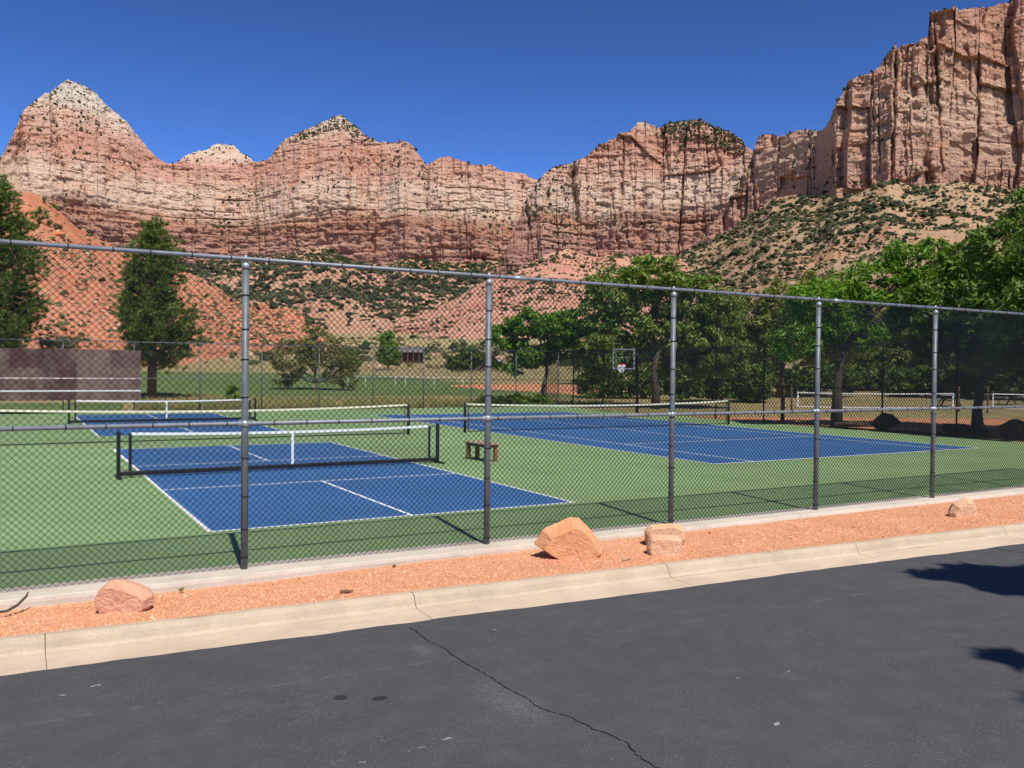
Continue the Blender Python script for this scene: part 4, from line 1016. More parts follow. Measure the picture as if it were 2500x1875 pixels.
rnd_boulder('flat dark rock beside the trunk at the side fence', on_z(2062, 1046, 0)+Vector((0.75, 0.25, 0)), 0.85, 0.5, 0.26, 75, MAT['b_dark'])

m_out = m_boulder('red_outcrop', (0.40, 0.13, 0.06), (0.50, 0.19, 0.10), (0.56, 0.27, 0.16))
def outcrop(px, py, i):
    X, Y, Z = gH; az = np.arctan2(X[:, 0]-CX, Y[:, 0]-CY); d = ray(px, py); k = int(np.argmin(np.abs(az-math.atan2(d.x, d.y))))
    el = (Z[k]-CZ)/np.hypot(X[k]-CX, Y[k]-CY); j = int(np.argmin(np.abs(el-d.z/math.hypot(d.x, d.y))))
    r = random.Random(i); P = []
    for _ in range(14):
        v = Vector((r.gauss(0, 1), r.gauss(0, 1), r.gauss(0, 1))).normalized(); P.append((v.x*2.6, v.y*1.8, v.z*1.3))
    return P, (X[k, j], Y[k, j], Z[k, j]+0.3)
for i, (px, py, lb) in enumerate(((40, 520, 'red rock outcrop high on the near hill, nearest the left pine'), (82, 528, 'red rock outcrop on the near hill crest, second from the left pine'), (112, 548, 'blocky red rock outcrop at the right end of the row on the near hill'), (60, 552, 'red rock outcrop below the others on the near hill'), (140, 575, 'small red outcrop lowest on the shoulder of the near hill'))):
    P, loc = outcrop(px, py, 80+i); boulder('rock_outcrop', lb, P, loc, m_out, 0.5*i, 80+i, 0.05, 4)['category'] = 'outcrop'

# stick, weeds and litter on the gravel
st = MB().tube([(-2.62, -3.30, -0.02), (-2.50, -3.17, 0.005), (-2.38, -3.06, -0.015), (-2.30, -2.99, 0.01), (-2.22, -2.93, 0.075), (-2.205, -2.92, 0.115)], [0.006, 0.010, 0.013, 0.014, 0.012, 0.004], 7).build('fallen_branch', MAT['bark'])
tag(st, 'dark curved dead branch lying on the gravel against the concrete strip', 'branch')
def tuft(label, x, y, n, h, mat, seed):
    r = random.Random(seed); mb = MB()
    for k in range(n):
        a = r.uniform(0, 6.28); l = h*r.uniform(.5, 1); bx, by = x+r.uniform(-.012, .012), y+r.uniform(-.006, .006)
        dx, dy = math.cos(a)*l*.7, math.sin(a)*l*.5; wv = 0.008
        mb.add([(bx-wv, by, -0.05), (bx+wv, by, -0.05), (bx+dx*.6+wv, by+dy*.6, l*.6-.04), (bx+dx, by+dy, l*.75-.04), (bx+dx*.6-wv, by+dy*.6, l*.6-.04)], [(0, 1, 2, 3, 4)])
    tag(mb.build('weed', mat), label, 'weed')
tuft('small yellow green weed at the concrete strip, right of the leftmost boulder', -0.82, -2.93, 9, 0.05, MAT['olive'], 1)
tuft('tiny green weed sprouting from the joint beside the nearest fence post', 0.03, -2.62, 8, 0.05, MAT['lime'], 2)
tuft('yellowish weed at the concrete strip left of the largest boulder', 1.55, -2.93, 8, 0.045, MAT['olive'], 3)
for i, (x, y, lb) in enumerate(((0.62, -4.02, 'brown dead twig litter on the gravel above the kerb joint'), (4.02, -4.12, 'pale flat stone chips on the gravel below the largest boulder'))):
    mb = MB(); r = random.Random(40+i)
    for k in range(5):
        xx, yy = x+r.uniform(-.07, .07), y+r.uniform(-.02, .02); l = r.uniform(.02, .05)
        mb.bbox(xx-l, xx+l, yy-0.012, yy+0.012, 0.02+.004*k, 0.035+.004*k, 0.004, Matrix.Rotation(0, 4, 'Z'))
    tag(mb.build('litter', MAT['oldwood'] if i == 0 else MAT['scree']), lb, 'litter')

# ================================================================ trees and shrubs
def leaf_cloud(C, rc, per, size, aspect, rng, up=0.35, droop=0.0):
    """many small leaf blades round clump centres C (n,3)"""
    n = len(C); N = n*per
    off = rng.normal(0, 1, (N, 3)); off /= np.linalg.norm(off, axis=1, keepdims=True)
    off *= (rng.random((N, 1))**0.45)
    rcs = np.repeat(rc*rng.uniform(0.6, 1.25, n), per)[:, None]
    P = np.repeat(C, per, 0) + off*rcs*np.array([1.1, 1.1, 0.72])
    P[:, 2] -= droop*np.linalg.norm(off[:, :2], axis=1)*rcs[:, 0]
    nrm = off*0.6 + np.array([0, 0, up]) + rng.normal(0, 0.5, (N, 3)); nrm /= np.linalg.norm(nrm, axis=1, keepdims=True)
    d = rng.normal(0, 1, (N, 3)) + off*0.4 + np.array([0, 0, -0.35]); d -= nrm*np.sum(d*nrm, 1, keepdims=True); d /= np.linalg.norm(d, axis=1, keepdims=True)
    b = np.cross(nrm, d); s = size*rng.lognormal(0, 0.3, (N, 1))
    V = np.stack([P - d*s, P + b*s*aspect - d*s*0.1, P + d*s, P - b*s*aspect - d*s*0.1], 1).reshape(-1, 3)
    F = np.arange(4*N).reshape(-1, 4)
    return V, F
def lobe_points(lobes, n, rng, shell=0.5):
    vol = np.array([l[3]*l[4]*l[5] for l in lobes])**0.6; k = rng.choice(len(lobes), n, p=vol/vol.sum())
    L = np.array(lobes)[k]; d = rng.normal(0, 1, (n, 3)); d /= np.linalg.norm(d, axis=1, keepdims=True)
    r = shell + (1-shell)*rng.random((n, 1))**0.6
    return L[:, :3] + d*r*L[:, 3:]
def wob(p, q, n, r, amp):
    p, q = Vector(p), Vector(q); L = (q-p).length; out = []
    for i in range(n+1):
        f = i/n; o = Vector((r.uniform(-1, 1), r.uniform(-1, 1), r.uniform(-.5, .5)))*amp*L*(1 if 0 < i < n else 0)
        out.append(p.lerp(q, f) + o)
    return out
def leafy_tree(name, label, cat, base, lobes, trunk, nclump, rc, per, leaf, mat, seed, bark='bark', aspect=0.45, group=None, fork=1.6, tr=0.2, droop=0.0, shell=0.5, parts=('trunk', 'crown'), nbr=26, dn=1.5, lsz=1.4):
    """lobes (dx,dy,dz,rx,ry,rz): dx along the view's right, dy away; trunk: points (dx,dy,z)"""
    rng = np.random.default_rng(seed); r = random.Random(seed)
    root = empty(name, base, -YAW); tag(root, label, cat, group)
    C = lobe_points(lobes, int(nclump*dn), rng, shell)
    V, F = leaf_cloud(C, rc*0.85, int(per*1.18), leaf*lsz*1.22, aspect, rng, droop=droop)
    obj_np(parts[1], V, F, mat, root)
    mb = MB(); n = len(trunk)
    mb.tube(trunk, [tr*(1.25 if i == 0 else 1-0.45*i/(n-1)) for i in range(n)], 9)
    top = Vector(trunk[-1])
    for l in lobes:
        c = Vector(l[:3]); st = Vector(trunk[-1]) if c.z > top.z else Vector(trunk[max(0, n-2)]).lerp(top, 0.6)
        pts = wob(st, c, 4, r, 0.06); mb.tube(pts, [tr*0.5, tr*0.42, tr*0.33, tr*0.25, tr*0.15], 6)
        near = sorted(range(len(C)), key=lambda i: (Vector(C[i])-c).length)[:max(6, nbr//len(lobes)*3)]
        for i in r.sample(near, min(len(near), max(3, nbr//len(lobes)))):
            mb.tube(wob(pts[r.choice((1, 2, 3, 4))], C[i], 3, r, 0.08), [tr*0.2, tr*0.14, tr*0.09, tr*0.04], 5)
    mb.build(parts[0], MAT[bark], root)
    return root
def pine(name, label, base, h, prof, seed, tr=0.2, ntuft=1500, lean=0.0, mat='pine', bare=0.2):
    """prof: list of (height, left reach, right reach) of the boughs"""
    rng = np.random.default_rng(seed); r = random.Random(seed)
    root = empty(name, base, -YAW); tag(root, label, 'tree')
    zs = [p[0] for p in prof]; lf = [p[1] for p in prof]; rg = [p[2] for p in prof]
    mb = MB(); mb.tube([(0, 0, -0.2), (0.03, 0, h*0.3), (-0.04, 0, h*0.65), (0.03, 0, h*0.97)], [tr*1.2, tr, tr*0.6, tr*0.12], 9)
    Cs = []
    nb = 95
    for k in range(nb):
        z = zs[0] + (zs[-1]-zs[0])*(k+0.5)/nb; a = k*2.4 + r.uniform(-.4, .4)
        ca = math.cos(a); rx = np.interp(z, zs, rg) if ca > 0 else np.interp(z, zs, lf)
        ry = 0.5*(np.interp(z, zs, rg)+np.interp(z, zs, lf)); reach = math.hypot(rx*ca, ry*math.sin(a))*r.uniform(0.72, 1.08)
        if reach < 0.15: continue
        rise = reach*r.uniform(0.25, 0.75); pts = []
        for i in range(5):
            f = i/4; pts.append(Vector((math.cos(a)*reach*f, math.sin(a)*reach*f, z-reach*0.22+rise*f**1.6)))
        mb.tube(pts, [0.05*tr/0.2, 0.042, 0.034, 0.024, 0.012], 5)
        m = max(8, int(reach*13))
        for i in range(m):
            f = r.uniform(0.28, 1.0)**0.75; p = pts[0].lerp(pts[-1], f); p.z = pts[0].z + rise*f**1.6
            s = 0.34
            Cs.append((p.x+r.gauss(0, s), p.y+r.gauss(0, s), p.z+r.gauss(0.12, 0.36)))
    for i in range(24): Cs.append((r.gauss(0, .12), r.gauss(0, .12), h-1.3*r.random()))
    Cs = np.array(Cs)
    per = 22; N = len(Cs)*per
    d = rng.normal(0, 1, (N, 3)); d[:, 2] = np.abs(d[:, 2])*0.9 + 0.25; d /= np.linalg.norm(d, axis=1, keepdims=True)
    hd = Cs[:, :2]/(np.linalg.norm(Cs[:, :2], axis=1, keepdims=True)+1e-3); d[:, :2] += 0.35*np.repeat(hd, per, 0)
    P = np.repeat(Cs, per, 0) + rng.normal(0, 0.055, (N, 3)); ln_ = rng.uniform(0.18, 0.40, (N, 1))
    s = np.cross(d, rng.normal(0, 1, (N, 3))); s /= np.linalg.norm(s, axis=1, keepdims=True)
    V = np.stack([P - s*0.032, P + s*0.032, P + d*ln_], 1).reshape(-1, 3)
    obj_np('crown', V, np.arange(3*N).reshape(-1, 3), MAT[mat], root)
    mb.build('trunk', MAT['bark'], root)
    return root
def gpos(px, fwd):
    p = at_fwd(px, fwd); p.z = float(ground_h(p.x, p.y)) - 0.02; return p

# -- pines on the left
pine('pine_tree', 'dark green pine tree standing right of the maroon hitting wall', gpos(371, 57), 11.4,
     [(2.2, 0.2, 2.0), (3.0, 1.0, 2.9), (4.0, 1.9, 3.3), (5.1, 2.2, 2.7), (6.0, 2.0, 1.5), (7.0, 2.1, 1.5), (8.3, 1.9, 1.7), (9.2, 1.5, 1.6), (10.0, 0.9, 1.2), (10.8, 0.4, 0.4), (11.4, 0.15, 0.12)], 4, 0.26)
pine('pine_tree', 'tall dark pine tree cut off by the left edge of the photo', gpos(-62, 56), 14.2,
     [(1.6, 2.2, 3.0), (3.4, 4.0, 4.6), (5.0, 4.2, 4.5), (6.5, 4.0, 4.2), (8.2, 4.0, 4.4), (9.8, 3.8, 4.4), (11.0, 2.8, 3.2), (12.2, 2.6, 2.9), (13.3, 1.6, 1.9), (14.2, 0.3, 0.3)], 8, 0.32)
# -- shrubs and trees beyond the far fence
leafy_tree('shrub', 'grey green shrub between the two pines behind the maroon wall', 'shrub', gpos(150, 62), [(-1.2, 0, 1.5, 1.3, 1.2, 1.5), (0.4, 0, 1.6, 1.4, 1.2, 1.6), (-0.3, 0.3, 3.0, 1.2, 1, 1.2), (1.5, 0, 1.0, 1.0, 1, 1.0)],
           [(0, 0, -.1), (0, 0, .8)], 90, 0.5, 60, 0.06, MAT['greyl'], 31, 'barkg', tr=0.1, parts=('stems', 'foliage'))
leafy_tree('bush', 'large straggly olive bush with bare grey stems on the field edge', 'bush', gpos(765, 73), [(-1.6, 0, 2.6, 1.7, 1.5, 1.9), (0.4, 0, 3.6, 1.7, 1.5, 1.7), (1.9, 0, 2.4, 1.6, 1.4, 1.8), (-2.6, 0, 1.4, 1.0, 1, 1.2), (-0.3, 0, 5.0, 0.7, 0.6, 1.0), (2.9, 0, 1.3, 0.8, .8, 1.1)],
           [(0, 0, -.1), (0.1, 0, .6)], 150, 0.5, 52, 0.075, MAT['olive'], 32, 'barkg', tr=0.14, nbr=120, parts=('stems', 'foliage'), shell=0.6, dn=1.25, lsz=1.15)
leafy_tree('shrub', 'dull green shrub tucked at the right foot of the red hill', 'shrub', gpos(848, 140), [(0, 0, 2.0, 2.0, 1.8, 2.0)], [(0, 0, -.1), (0, 0, 1)], 40, 0.8, 50, 0.13, MAT['darkl'], 33, tr=0.12, parts=('stems', 'foliage'))
leafy_tree('young_tree', 'bright lime green egg shaped young tree at the far edge of the lawn', 'tree', gpos(947, 147), [(0, 0, 3.0, 1.9, 1.9, 2.0), (0, 0, 4.8, 1.5, 1.5, 2.1), (0, 0, 1.9, 1.7, 1.7, .8)], [(0, 0, -.2), (0, 0, 1.2), (0, 0, 4.0)], 130, 0.55, 50, 0.12, MAT['lime'], 34, tr=0.11)
leafy_tree('shrub', 'round dark green shrub left of the brown cabin', 'shrub', gpos(1145, 140), [(0, 0, 2.2, 1.9, 1.6, 2.0), (-2.2, 0, 1.3, 1.7, 1.3, 1.3), (1.4, 0, 2.4, 1.3, 1.2, 1.3)], [(0, 0, -.1), (0, 0, 1)], 90, 0.7, 50, 0.12, MAT['darkl'], 35, tr=0.15, parts=('stems', 'foliage'))
leafy_tree('shade_tree', 'bright green spreading tree with a grey leaning trunk behind the far fence', 'tree', gpos(1322, 56), [(-2.2, 0, 4.5, 1.5, 1.5, 0.95), (-0.6, 0, 5.3, 1.6, 1.5, 0.85), (1.2, 0, 5.0, 1.5, 1.4, 1.0), (2.4, 0, 5.4, 1.2, 1.2, 0.9), (-2.0, 0.3, 2.8, 1.3, 1.2, 0.7), (-0.4, 0, 3.2, 1.2, 1.2, 0.6), (1.5, 0, 3.6, 1.2, 1.2, 0.6)],
           [(0, 0, -.1), (0.1, 0, 1.0), (0.35, 0, 2.2), (0.2, 0, 3.4)], 135, 0.50, 58, 0.085, MAT['ash'], 36, 'barkg', tr=0.17)
leafy_tree('cottonwood', 'big broad green tree rising behind the basketball hoop', 'tree', gpos(1601, 53.5), [(-2.6, 0.6, 7.1, 2.2, 1.8, 1.6), (0.0, 0.6, 8.0, 2.4, 1.8, 1.5), (2.4, 0.6, 6.8, 2.4, 1.8, 1.7), (3.9, 0.9, 5.8, 1.8, 1.6, 1.7), (-2.0, 0.6, 4.7, 2.4, 1.8, 1.8), (0.9, 0.6, 4.9, 2.6, 1.8, 1.8), (3.0, 0.6, 3.8, 2.0, 1.8, 1.5), (-2.7, 0.8, 2.8, 1.6, 1.4, 1.0), (-3.1, 0.5, 6.0, 1.6, 1.5, 1.3), (2.2, 1.2, 2.4, 1.8, 1.4, 1.0), (4.6, 1.0, 3.4, 1.5, 1.4, 1.4)],
           [(0, 0, -.2), (0, 0, 1.4), (-0.15, 0, 2.3), (0.1, 0, 3.6)], 330, 0.62, 62, 0.080, MAT['cotton'], 37, tr=0.26, nbr=50)
leafy_tree('cottonwood', 'airy yellow green tree between the big broad tree and the right trees', 'tree', gpos(1905, 68), [(-2.6, 0, 6.2, 2.3, 2, 1.7), (0.2, 0, 7.2, 2.2, 2, 1.9), (3.0, 0, 8.0, 2.4, 2, 2.0), (5.5, 0, 7.0, 2.2, 2, 2.0), (-4.6, 0, 4.2, 2.0, 2, 1.8), (-1.5, 0, 4.0, 2.4, 2, 1.7), (2.2, 0, 4.6, 2.6, 2, 2.0), (5.2, 0, 4.4, 2.2, 2, 1.8)],
           [(0, 0, -.2), (0.1, 0, 1.6), (0.2, 0, 3.2)], 300, 0.75, 52, 0.095, MAT['yellow'], 38, tr=0.28, nbr=40)
leafy_tree('cottonwood', 'yellow green tree seen between the two dark trunks at the volleyball nets', 'tree', gpos(2180, 82), [(-2.4, 0, 4.2, 2.0, 2, 1.8), (0, 0, 5.6, 2.2, 2, 2.0), (2.4, 0, 4.0, 2.0, 2, 1.8), (0, 0, 3.0, 2.6, 2, 1.4)],
           [(0, 0, -.2), (0, 0, 1.4), (0, 0, 3.0)], 130, 0.8, 50, 0.12, MAT['yellow'], 39, tr=0.22)
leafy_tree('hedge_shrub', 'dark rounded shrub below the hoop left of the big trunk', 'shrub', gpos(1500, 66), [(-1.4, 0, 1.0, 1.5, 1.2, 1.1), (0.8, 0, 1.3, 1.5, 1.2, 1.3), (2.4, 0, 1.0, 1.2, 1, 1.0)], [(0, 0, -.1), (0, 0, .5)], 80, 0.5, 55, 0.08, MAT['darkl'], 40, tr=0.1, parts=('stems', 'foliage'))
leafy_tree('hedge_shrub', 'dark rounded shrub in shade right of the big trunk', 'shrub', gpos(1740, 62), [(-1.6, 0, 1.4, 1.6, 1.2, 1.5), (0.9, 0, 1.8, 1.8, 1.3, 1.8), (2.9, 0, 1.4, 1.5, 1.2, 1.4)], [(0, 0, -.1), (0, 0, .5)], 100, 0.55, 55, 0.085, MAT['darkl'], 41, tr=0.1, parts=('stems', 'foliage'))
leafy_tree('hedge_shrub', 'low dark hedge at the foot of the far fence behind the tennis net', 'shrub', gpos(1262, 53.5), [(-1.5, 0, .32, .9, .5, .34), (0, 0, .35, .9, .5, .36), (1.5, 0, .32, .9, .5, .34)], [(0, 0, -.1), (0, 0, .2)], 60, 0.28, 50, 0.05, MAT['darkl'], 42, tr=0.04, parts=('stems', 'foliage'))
for i, (px, fw, h, mt, lb) in enumerate(((1660, 78, 7.0, 'cotton', 'green tree behind and right of the big broad tree'), (1790, 74, 6.0, 'cotton', 'mid green tree behind the shaded shrubs near the side fence'),
        (2060, 90, 9.5, 'yellow', 'tall yellow green tree far behind the trunk at the side fence'), (2330, 74, 8.5, 'darkl', 'dark tree far behind the forked tree'), (2470, 66, 8.5, 'darkl', 'dark tree behind the second volleyball net'), (1480, 92, 6.0, 'cotton', 'small green tree beyond the infield left of the hoop'))):
    leafy_tree('park_tree', lb, 'tree', gpos(px, fw), [(-2.0, 0, h*.62, 2.2, 2, h*.24), (0.2, 0, h*.78, 2.3, 2, h*.22), (2.2, 0, h*.6, 2.2, 2, h*.24), (-1.2, 0, h*.38, 2.4, 2, h*.2), (1.4, 0, h*.36, 2.4, 2, h*.2), (0, 0, h*.2, 2.6, 2, h*.15)],
               [(0, 0, -.2), (0, 0, h*.2), (0, 0, h*.45)], 120, 0.75, 52, 0.11, MAT[mt], 140+i, tr=0.2, group='park trees behind the courts')
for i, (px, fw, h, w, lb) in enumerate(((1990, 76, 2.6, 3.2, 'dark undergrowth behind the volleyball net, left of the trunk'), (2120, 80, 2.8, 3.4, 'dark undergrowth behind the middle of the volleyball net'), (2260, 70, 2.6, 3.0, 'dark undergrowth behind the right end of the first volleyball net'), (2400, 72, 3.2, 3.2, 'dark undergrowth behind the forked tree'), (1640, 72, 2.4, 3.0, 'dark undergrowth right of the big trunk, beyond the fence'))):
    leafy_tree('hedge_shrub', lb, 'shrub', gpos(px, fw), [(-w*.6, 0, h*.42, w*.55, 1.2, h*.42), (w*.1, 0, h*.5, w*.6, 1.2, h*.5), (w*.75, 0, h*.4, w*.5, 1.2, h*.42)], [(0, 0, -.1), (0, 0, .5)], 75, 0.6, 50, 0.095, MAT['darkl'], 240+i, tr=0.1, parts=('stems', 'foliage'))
# -- trees along the side fence
leafy_tree('locust_tree', 'fresh green leafy tree on a dark trunk against the side fence', 'tree', Vector((27.95, 12.6, -0.05)), [(1.8, 0, 6.2, 1.7, 1.6, 1.0), (3.3, -0.3, 7.2, 1.5, 1.5, 0.9), (4.9, -0.4, 6.4, 1.7, 1.6, 1.0), (-0.6, 0.4, 5.4, 1.6, 1.6, 1.1), (3.4, -0.5, 5.2, 1.8, 1.6, 0.8), (0.8, 0.4, 4.2, 1.8, 1.6, 0.9), (-1.6, 0.3, 3.8, 1.4, 1.4, 0.9), (5.6, 0, 5.0, 1.4, 1.4, 0.8)],
           [(0, 0, -.1), (0.0, 0, 1.5), (0.05, 0, 2.6), (0.5, 0, 3.8)], 230, 0.50, 62, 0.075, MAT['near'], 43, tr=0.22, aspect=0.26, droop=0.5, nbr=44)
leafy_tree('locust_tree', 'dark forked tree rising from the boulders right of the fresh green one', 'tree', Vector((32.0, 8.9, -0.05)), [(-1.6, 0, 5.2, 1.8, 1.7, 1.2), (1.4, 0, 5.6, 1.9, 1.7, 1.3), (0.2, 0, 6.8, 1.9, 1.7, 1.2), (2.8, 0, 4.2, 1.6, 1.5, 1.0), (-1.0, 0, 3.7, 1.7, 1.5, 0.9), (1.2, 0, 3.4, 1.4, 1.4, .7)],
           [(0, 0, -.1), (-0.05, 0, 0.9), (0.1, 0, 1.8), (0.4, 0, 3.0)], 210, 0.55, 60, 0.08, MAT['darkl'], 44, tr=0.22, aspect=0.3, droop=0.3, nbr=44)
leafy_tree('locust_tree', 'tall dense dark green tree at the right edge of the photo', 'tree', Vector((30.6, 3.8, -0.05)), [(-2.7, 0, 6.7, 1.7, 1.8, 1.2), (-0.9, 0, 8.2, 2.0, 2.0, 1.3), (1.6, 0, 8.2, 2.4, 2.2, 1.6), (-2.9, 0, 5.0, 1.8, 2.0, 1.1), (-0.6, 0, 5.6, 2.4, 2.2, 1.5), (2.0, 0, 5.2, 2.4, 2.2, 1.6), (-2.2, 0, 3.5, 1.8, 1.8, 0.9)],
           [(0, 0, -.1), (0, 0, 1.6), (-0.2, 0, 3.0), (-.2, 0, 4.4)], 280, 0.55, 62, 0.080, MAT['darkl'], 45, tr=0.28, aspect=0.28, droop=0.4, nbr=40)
# -- roadside tree out of view, whose shade falls on the road at the right
leafy_tree('roadside_tree', 'roadside tree just out of view whose shadow falls on the asphalt at right', 'tree', Vector((7.75, -15.5, -0.05)), [(0.8, 0, 10.2, 2.2, 2.0, 1.0), (-1.7, 1.9, 9.6, 1.35, 0.34, 0.3), (-1.6, 1.25, 9.6, 1.35, 0.34, 0.3), (0.2, 1.4, 9.8, 1.2, 0.8, 0.5), (-3.15, -1.0, 9.5, 1.0, 0.24, 0.2), (-3.6, -2.1, 9.5, 0.55, 0.13, 0.14)],
           [(0, 0, -.1), (0, 0, 3.4), (0.1, 0, 8.0)], 150, 0.26, 80, 0.09, MAT['near'], 46, tr=0.2)

# -- rough grass by the far fence
def grass(name, label, pxs, fw, n, h, mat, seed, lean=0.3):
    rng = np.random.default_rng(seed); px = rng.uniform(*pxs, n); f = fw[0] + (fw[1]-fw[0])*rng.random(n)**1.3
    keep = vn(px/55, f/3)*0.6 + vn(px/13, f)*0.4 > -0.35
    P = np.array([gpos(a, b)[:] for a, b in zip(px[keep], f[keep])]); m = len(P)
    ok = (P[:, 1] > 33.9); P = P[ok]; m = len(P)
    hh = h*rng.uniform(0.4, 1.2, m); a = rng.uniform(0, 6.28, m); ww = 0.035
    dx, dy = np.cos(a), np.sin(a); ln_ = rng.uniform(0, lean, m)*hh
    A = P + np.stack([dx*ww, dy*ww, 0*dx], -1); B = P - np.stack([dx*ww, dy*ww, 0*dx], -1)
    T = P + np.stack([dy*ln_, dx*ln_, hh], -1)
    V = np.stack([A, B, T], 1).reshape(-1, 3)
    tag(obj_np(name, V, np.arange(3*m).reshape(-1, 3), mat), label, 'grass', kind='stuff')
grass('rough_grass', 'tall mixed green and dry grass behind the far fence', (330, 1500), (41, 62), 22000, 0.30, m_grassblade('rough_grass', [(0.13, 0.17, 0.04), (0.22, 0.23, 0.07), (0.40, 0.32, 0.14)]), 3)
grass('dry_grass', 'pale dry grass along the far side of the lawn', (330, 1500), (125, 190), 9000, 0.7, m_grassblade('dry_grass', [(0.30, 0.26, 0.10), (0.42, 0.34, 0.16), (0.50, 0.40, 0.22)]), 5)
leafy_tree('young_plant', 'pale green young plant right of the pine, in front of the lawn', 'plant', gpos(570, 56), [(0, 0, .55, .55, .4, .5)], [(0, 0, -.1), (0, 0, .4)], 16, 0.2, 40, 0.05, MAT['lime'], 47, tr=0.02, parts=('stem', 'foliage'), nbr=6)

# ================================================================ park furniture and buildings
# -- basketball hoop
def hoop():
    p = gpos(1556, 48.2); root = empty('basketball_hoop', p, -YAW); tag(root, 'basketball hoop with clear framed backboard, orange rim and white net', 'hoop')
    m = 48.2/FPX; xL, xR = (1490-1556)*m, (1543-1556)*m; yb = -1.0
    MB().tube([(0, 0, -.1), (0, 0, 2.1), (-0.05, -0.2, 2.45), (-0.28, -0.92, 2.75)], [0.09, 0.085, 0.08, 0.06], 10).build('pole', MAT['black'], root)
    M = Matrix.Translation((0, yb, 0))
    fr = MB(); zt, zb = 3.50, 2.38; b = 0.035
    for a in ((xL, xR, zt-b*2, zt), (xL, xR, zb, zb+b*2)): fr.box(a[0], a[1], -0.03, 0.03, a[2], a[3], M)
    for a in ((xL, xL+b*2), (xR-b*2, xR)): fr.box(a[0], a[1], -0.029, 0.029, zb+b*2, zt-b*2, M)
    fr.build('backboard_frame', MAT['fpost'], root)
    g = NT('clear_acrylic'); g.color((0.85, 0.9, 0.9)); g.rough(0.05); g.b.inputs['Transmission Weight'].default_value = 1.0; g.b.inputs['IOR'].default_value = 1.05
    MB().box(xL+b*2, xR-b*2, -0.006, 0.006, zb+b*2, zt-b*2, M).build('backboard_pane', g.m, root)
    xc = (xL+xR)/2; sq = MB()
    for a in ((xc-.23, xc-.20, 2.70, 3.05), (xc+.20, xc+.23, 2.70, 3.05), (xc-.20, xc+.20, 3.02, 3.05)): sq.box(a[0], a[1], -0.014, -0.009, a[2], a[3], M)
    sq.build('target_square', MAT['fpost'], root)
    ring = MB(); rc = Vector((xc-0.18, yb-0.38, 2.64)); pts = [rc + Vector((0.23*math.cos(t), 0.23*math.sin(t), 0)) for t in np.linspace(0, 2*math.pi, 21)]
    ring.tube(pts, 0.016, 6); ring.bbox(xc-.10, xc+.10, yb-0.18, yb-0.03, 2.50, 2.66, 0.01)
    ring.build('rim', m_simple('orange_rim', (0.75, 0.10, 0.025), 0.5), root)
    nm = MB()
    for k in range(12):
        for d in (1, -1):
            pr = []
            for i in range(5):
                t = 2*math.pi*(k+d*i*0.5)/12; rr = 0.23-0.115*(i/4)**0.8
                pr.append(rc + Vector((rr*math.cos(t), rr*math.sin(t), -0.02-0.11*i)))
            nm.tube(pr, 0.009, 4)
    nm.build('net', MAT['tape'], root)
hoop()
# -- volleyball nets
def vb_net(pa, pb, label):
    a, b = Vector(pa), Vector(pb); L = (b-a).length; root = empty('volleyball_net', a, math.atan2(b.y-a.y, b.x-a.x)); tag(root, label, 'net', 'volleyball nets')
    for x in (-0.35, L+0.35): MB().tube([(x, 0, -.1), (x, 0, 1.55)], 0.05, 8).build('post', MAT['oldwood'], root)
    f = lambda x: 1.14-0.05*math.sin(math.pi*x/L); g = lambda x: 0.30-0.05*math.sin(math.pi*x/L)
    strip_along(MB(), 0, L, f, 0.06, 0.008).build('head_tape', MAT['tape'], root)
    strip_along(MB(), 0, L, g, 0.055, 0.008).build('bottom_tape', MAT['tape'], root)
    for x in (0.04, L-0.04): MB().box(x-.04, x+.04, -0.011, 0.011, 0.30, 1.05).build('side_tape', MAT['tape'], root)
    m = MB(); net_mesh(m, 0.05, L-0.05, 0.28, lambda x: 1.08, 0.10, 0.0022); o = m.build('netting', MAT['netcord'], root); o['kind'] = 'stuff'
    for x in (-0.35, L+0.35):
        e = 0.0 if x < 0 else L
        MB().tube([(x, 0, 1.3), (e, 0, 1.10)], 0.006, 4).build('guy_cord', MAT['netcord'], root)
vb_net(gpos(1947, 52), gpos(2329, 53), 'white taped volleyball net behind the fresh green tree trunk')
vb_net(gpos(2424, 52), gpos(2790, 55), 'white taped volleyball net running out of the right edge')
# -- wooden posts and a picnic table under the trees
pw = MB().bbox(-0.07, 0.07, -0.07, 0.07, -0.1, 1.75, 0.01).build('wooden_post', MAT['oldwood']); pw.location = gpos(1912, 41); tag(pw, 'brown timber post just behind the side fence left of the trunk', 'post')
def picnic(px, fw, rz, label):
    root = empty('picnic_table', gpos(px, fw), rz); tag(root, label, 'table')
    for i in range(4): MB().bbox(-.9, .9, -0.36+i*0.18, -0.36+i*0.18+.165, 0.71, 0.75, 0.005).build('top_plank', m_pt, root)
    for s in (-1, 1): MB().bbox(-.9, .9, s*0.72-.13, s*0.72+.13, 0.42, 0.46, 0.005).build('seat_plank', m_pt, root)
    for x in (-.6, .6):
        MB().tube([(x, -.62, 0), (x, -.22, .70)], 0.04, 6).tube([(x, .62, 0), (x, .22, .70)], 0.04, 6).build('leg_frame', MAT['black'], root)
        MB().box(x-.03, x+.03, -.74, .74, 0.37, 0.419).build('cross_beam', MAT['black'], root)
m_pt = m_simple('pale_table_slats', (0.36, 0.40, 0.36), 0.7)
picnic(2318, 58, 0.4, 'pale picnic table in the shade behind the first volleyball net')
picnic(2470, 60, 1.0, 'pale picnic table behind the second volleyball net at the right edge')
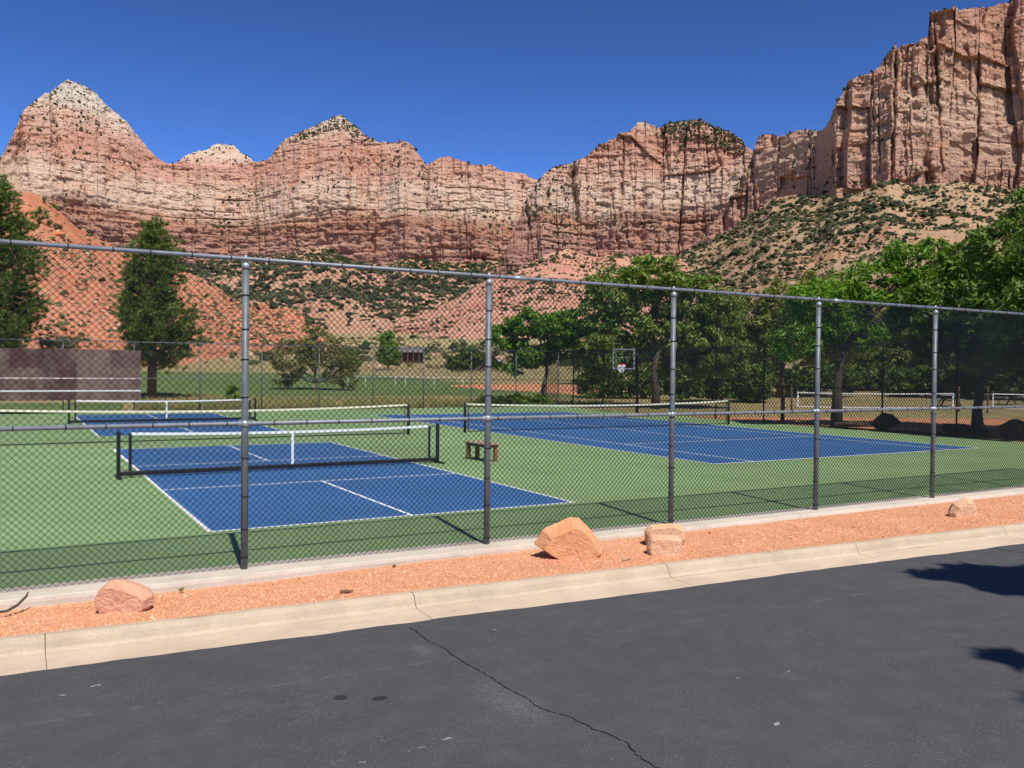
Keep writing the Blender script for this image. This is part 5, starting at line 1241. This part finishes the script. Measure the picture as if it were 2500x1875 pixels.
# -- low white rail on the lawn
rf = empty('rail_fence', gpos(865, 76), 0); tag(rf, 'thin white rail fence standing on the lawn', 'fence')
pl = [gpos(px, 77) for px in (850, 892, 965, 990, 1060, 1130)]
for p in pl: MB().tube([(p.x, p.y, p.z-.1), (p.x, p.y, p.z+1.12)], 0.03, 6).build('post', MAT['tape'], None)
for o in [o for o in COL.objects if o.name.split('.')[0] == 'post' and o.parent is None]:
    o.parent = rf; o.matrix_parent_inverse = Matrix.Translation(rf.location).inverted()
for a, b in zip(pl[:-1], pl[1:]):
    o = MB().tube([a+Vector((0, 0, 1.10)), b+Vector((0, 0, 1.10))], 0.018, 5).build('rail', MAT['tape'], rf); o.matrix_parent_inverse = Matrix.Translation(rf.location).inverted()
# -- brown shelter and cabin
def shelter():
    root = empty('park_shelter', gpos(1004, 168), -YAW); tag(root, 'long low brown park shelter with a grey roof beyond the lawn', 'building')
    z = 0.0; W = 2.55
    wl = m_simple('brown_siding', (0.075, 0.042, 0.030), 0.9); rfm = m_simple('grey_brown_roof', (0.17, 0.145, 0.14), 0.8, 0.1)
    MB().box(-W+.3, W-.3, -1.2, 1.6, -1, 2.05).build('wall', wl, root)
    for x in (-1.6, -0.5, 0.6, 1.7): MB().box(x-.09, x+.09, -1.95, -1.77, -1, 1.95).build('pillar', MAT['wood'], root)
    m = MB(); m.add([(-W, -2.2, 1.95), (W, -2.2, 1.95), (W, 0.2, 2.95), (-W, 0.2, 2.95), (W, 2.4, 1.95), (-W, 2.4, 1.95), (-W, -2.2, 2.06), (W, -2.2, 2.06), (W, .2, 3.06), (-W, .2, 3.06), (W, 2.4, 2.06), (-W, 2.4, 2.06)],
                   [(0, 3, 2, 1), (3, 5, 4, 2), (6, 7, 8, 9), (9, 8, 10, 11), (0, 1, 7, 6), (4, 5, 11, 10), (1, 2, 8, 7), (2, 4, 10, 8), (3, 0, 6, 9), (5, 3, 9, 11)]); m.build('roof', rfm, root)
shelter()
def cabin():
    root = empty('cabin', gpos(1185, 150), -YAW+0.5); tag(root, 'brown steep gabled cabin partly hidden by the bright green tree', 'building')
    wl = m_simple('cabin_siding', (0.20, 0.095, 0.06), 0.9); rm = m_simple('cabin_roof', (0.10, 0.07, 0.06), 0.85)
    MB().add([(-1.9, -2, -1), (1.9, -2, -1), (1.9, -2, 0.9), (0, -2, 2.7), (-1.9, -2, 0.9), (-1.9, 3, -1), (1.9, 3, -1), (1.9, 3, .9), (0, 3, 2.7), (-1.9, 3, .9)],
             [(0, 1, 2, 3, 4), (9, 8, 7, 6, 5), (1, 6, 7, 2), (5, 0, 4, 9)]).build('wall', wl, root)
    for s in (-1, 1):
        MB().add([(0, -2.5, 2.95), (0, 3.3, 2.95), (s*2.6, 3.3, 0.35), (s*2.6, -2.5, 0.35), (0, -2.5, 2.80), (0, 3.3, 2.80), (s*2.6, 3.3, 0.2), (s*2.6, -2.5, 0.2)],
                 [(0, 1, 2, 3), (4, 7, 6, 5), (0, 3, 7, 4), (1, 5, 6, 2), (2, 6, 7, 3)]).build('roof_plane', rm, root)
    MB().box(-.45, .45, -2.03, -2.004, -1, 0.95).build('door', rm, root)
cabin()
def car(px, fw, rz, mat, label):
    root = empty('parked_car', gpos(px, fw), rz); tag(root, label, 'car')
    pr = [(-2.2, .35), (-2.25, .75), (-1.95, .95), (-1.45, 1.0), (-.85, 1.42), (.75, 1.45), (1.5, 1.0), (2.1, .92), (2.2, .6), (2.15, .32)]
    V = []; n = len(pr)
    for y, s in ((-.85, .98), (-.70, 1.0), (.70, 1.0), (.85, .98)):
        for x, z in pr: V.append((x*(1 if abs(y) < .8 else .985), y*(1 if z < 1.05 else .82), .32+(z-.32)*s))
    F = []
    for k in range(3):
        for i in range(n): F.append((k*n+i, k*n+(i+1) % n, (k+1)*n+(i+1) % n, (k+1)*n+i))
    F += [tuple(range(n-1, -1, -1)), tuple(3*n+i for i in range(n))]
    MB().add(V, F).build('body', mat, root)
    gl = m_simple('car_glass', (0.015, 0.018, 0.02), 0.1)
    for s in (-1, 1): MB().add([(-1.25, s*.80, 1.06), (1.2, s*.80, 1.06), (.65, s*.725, 1.38), (-.78, s*.725, 1.36)], [(0, 1, 2, 3) if s < 0 else (3, 2, 1, 0)]).build('side_window', gl, root)
    for x in (-1.4, 1.35):
        for s in (-1, 1):
            wv = MB().tube([(x, s*.66, .32), (x, s*.88, .32)], .32, 14).build('wheel', MAT['black'], root)
            MB().tube([(x, s*.885, .32), (x, s*.895, .32)], .19, 10).build('rim', MAT['galv'], wv)
car(1136, 152, 0.25, m_simple('dark_car_paint', (0.03, 0.035, 0.045), 0.3), 'dark car parked left of the brown cabin')
car(1206, 160, 0.15, m_simple('white_car_paint', (0.75, 0.76, 0.77), 0.35), 'white car parked in front of the brown cabin beneath the bright green tree')
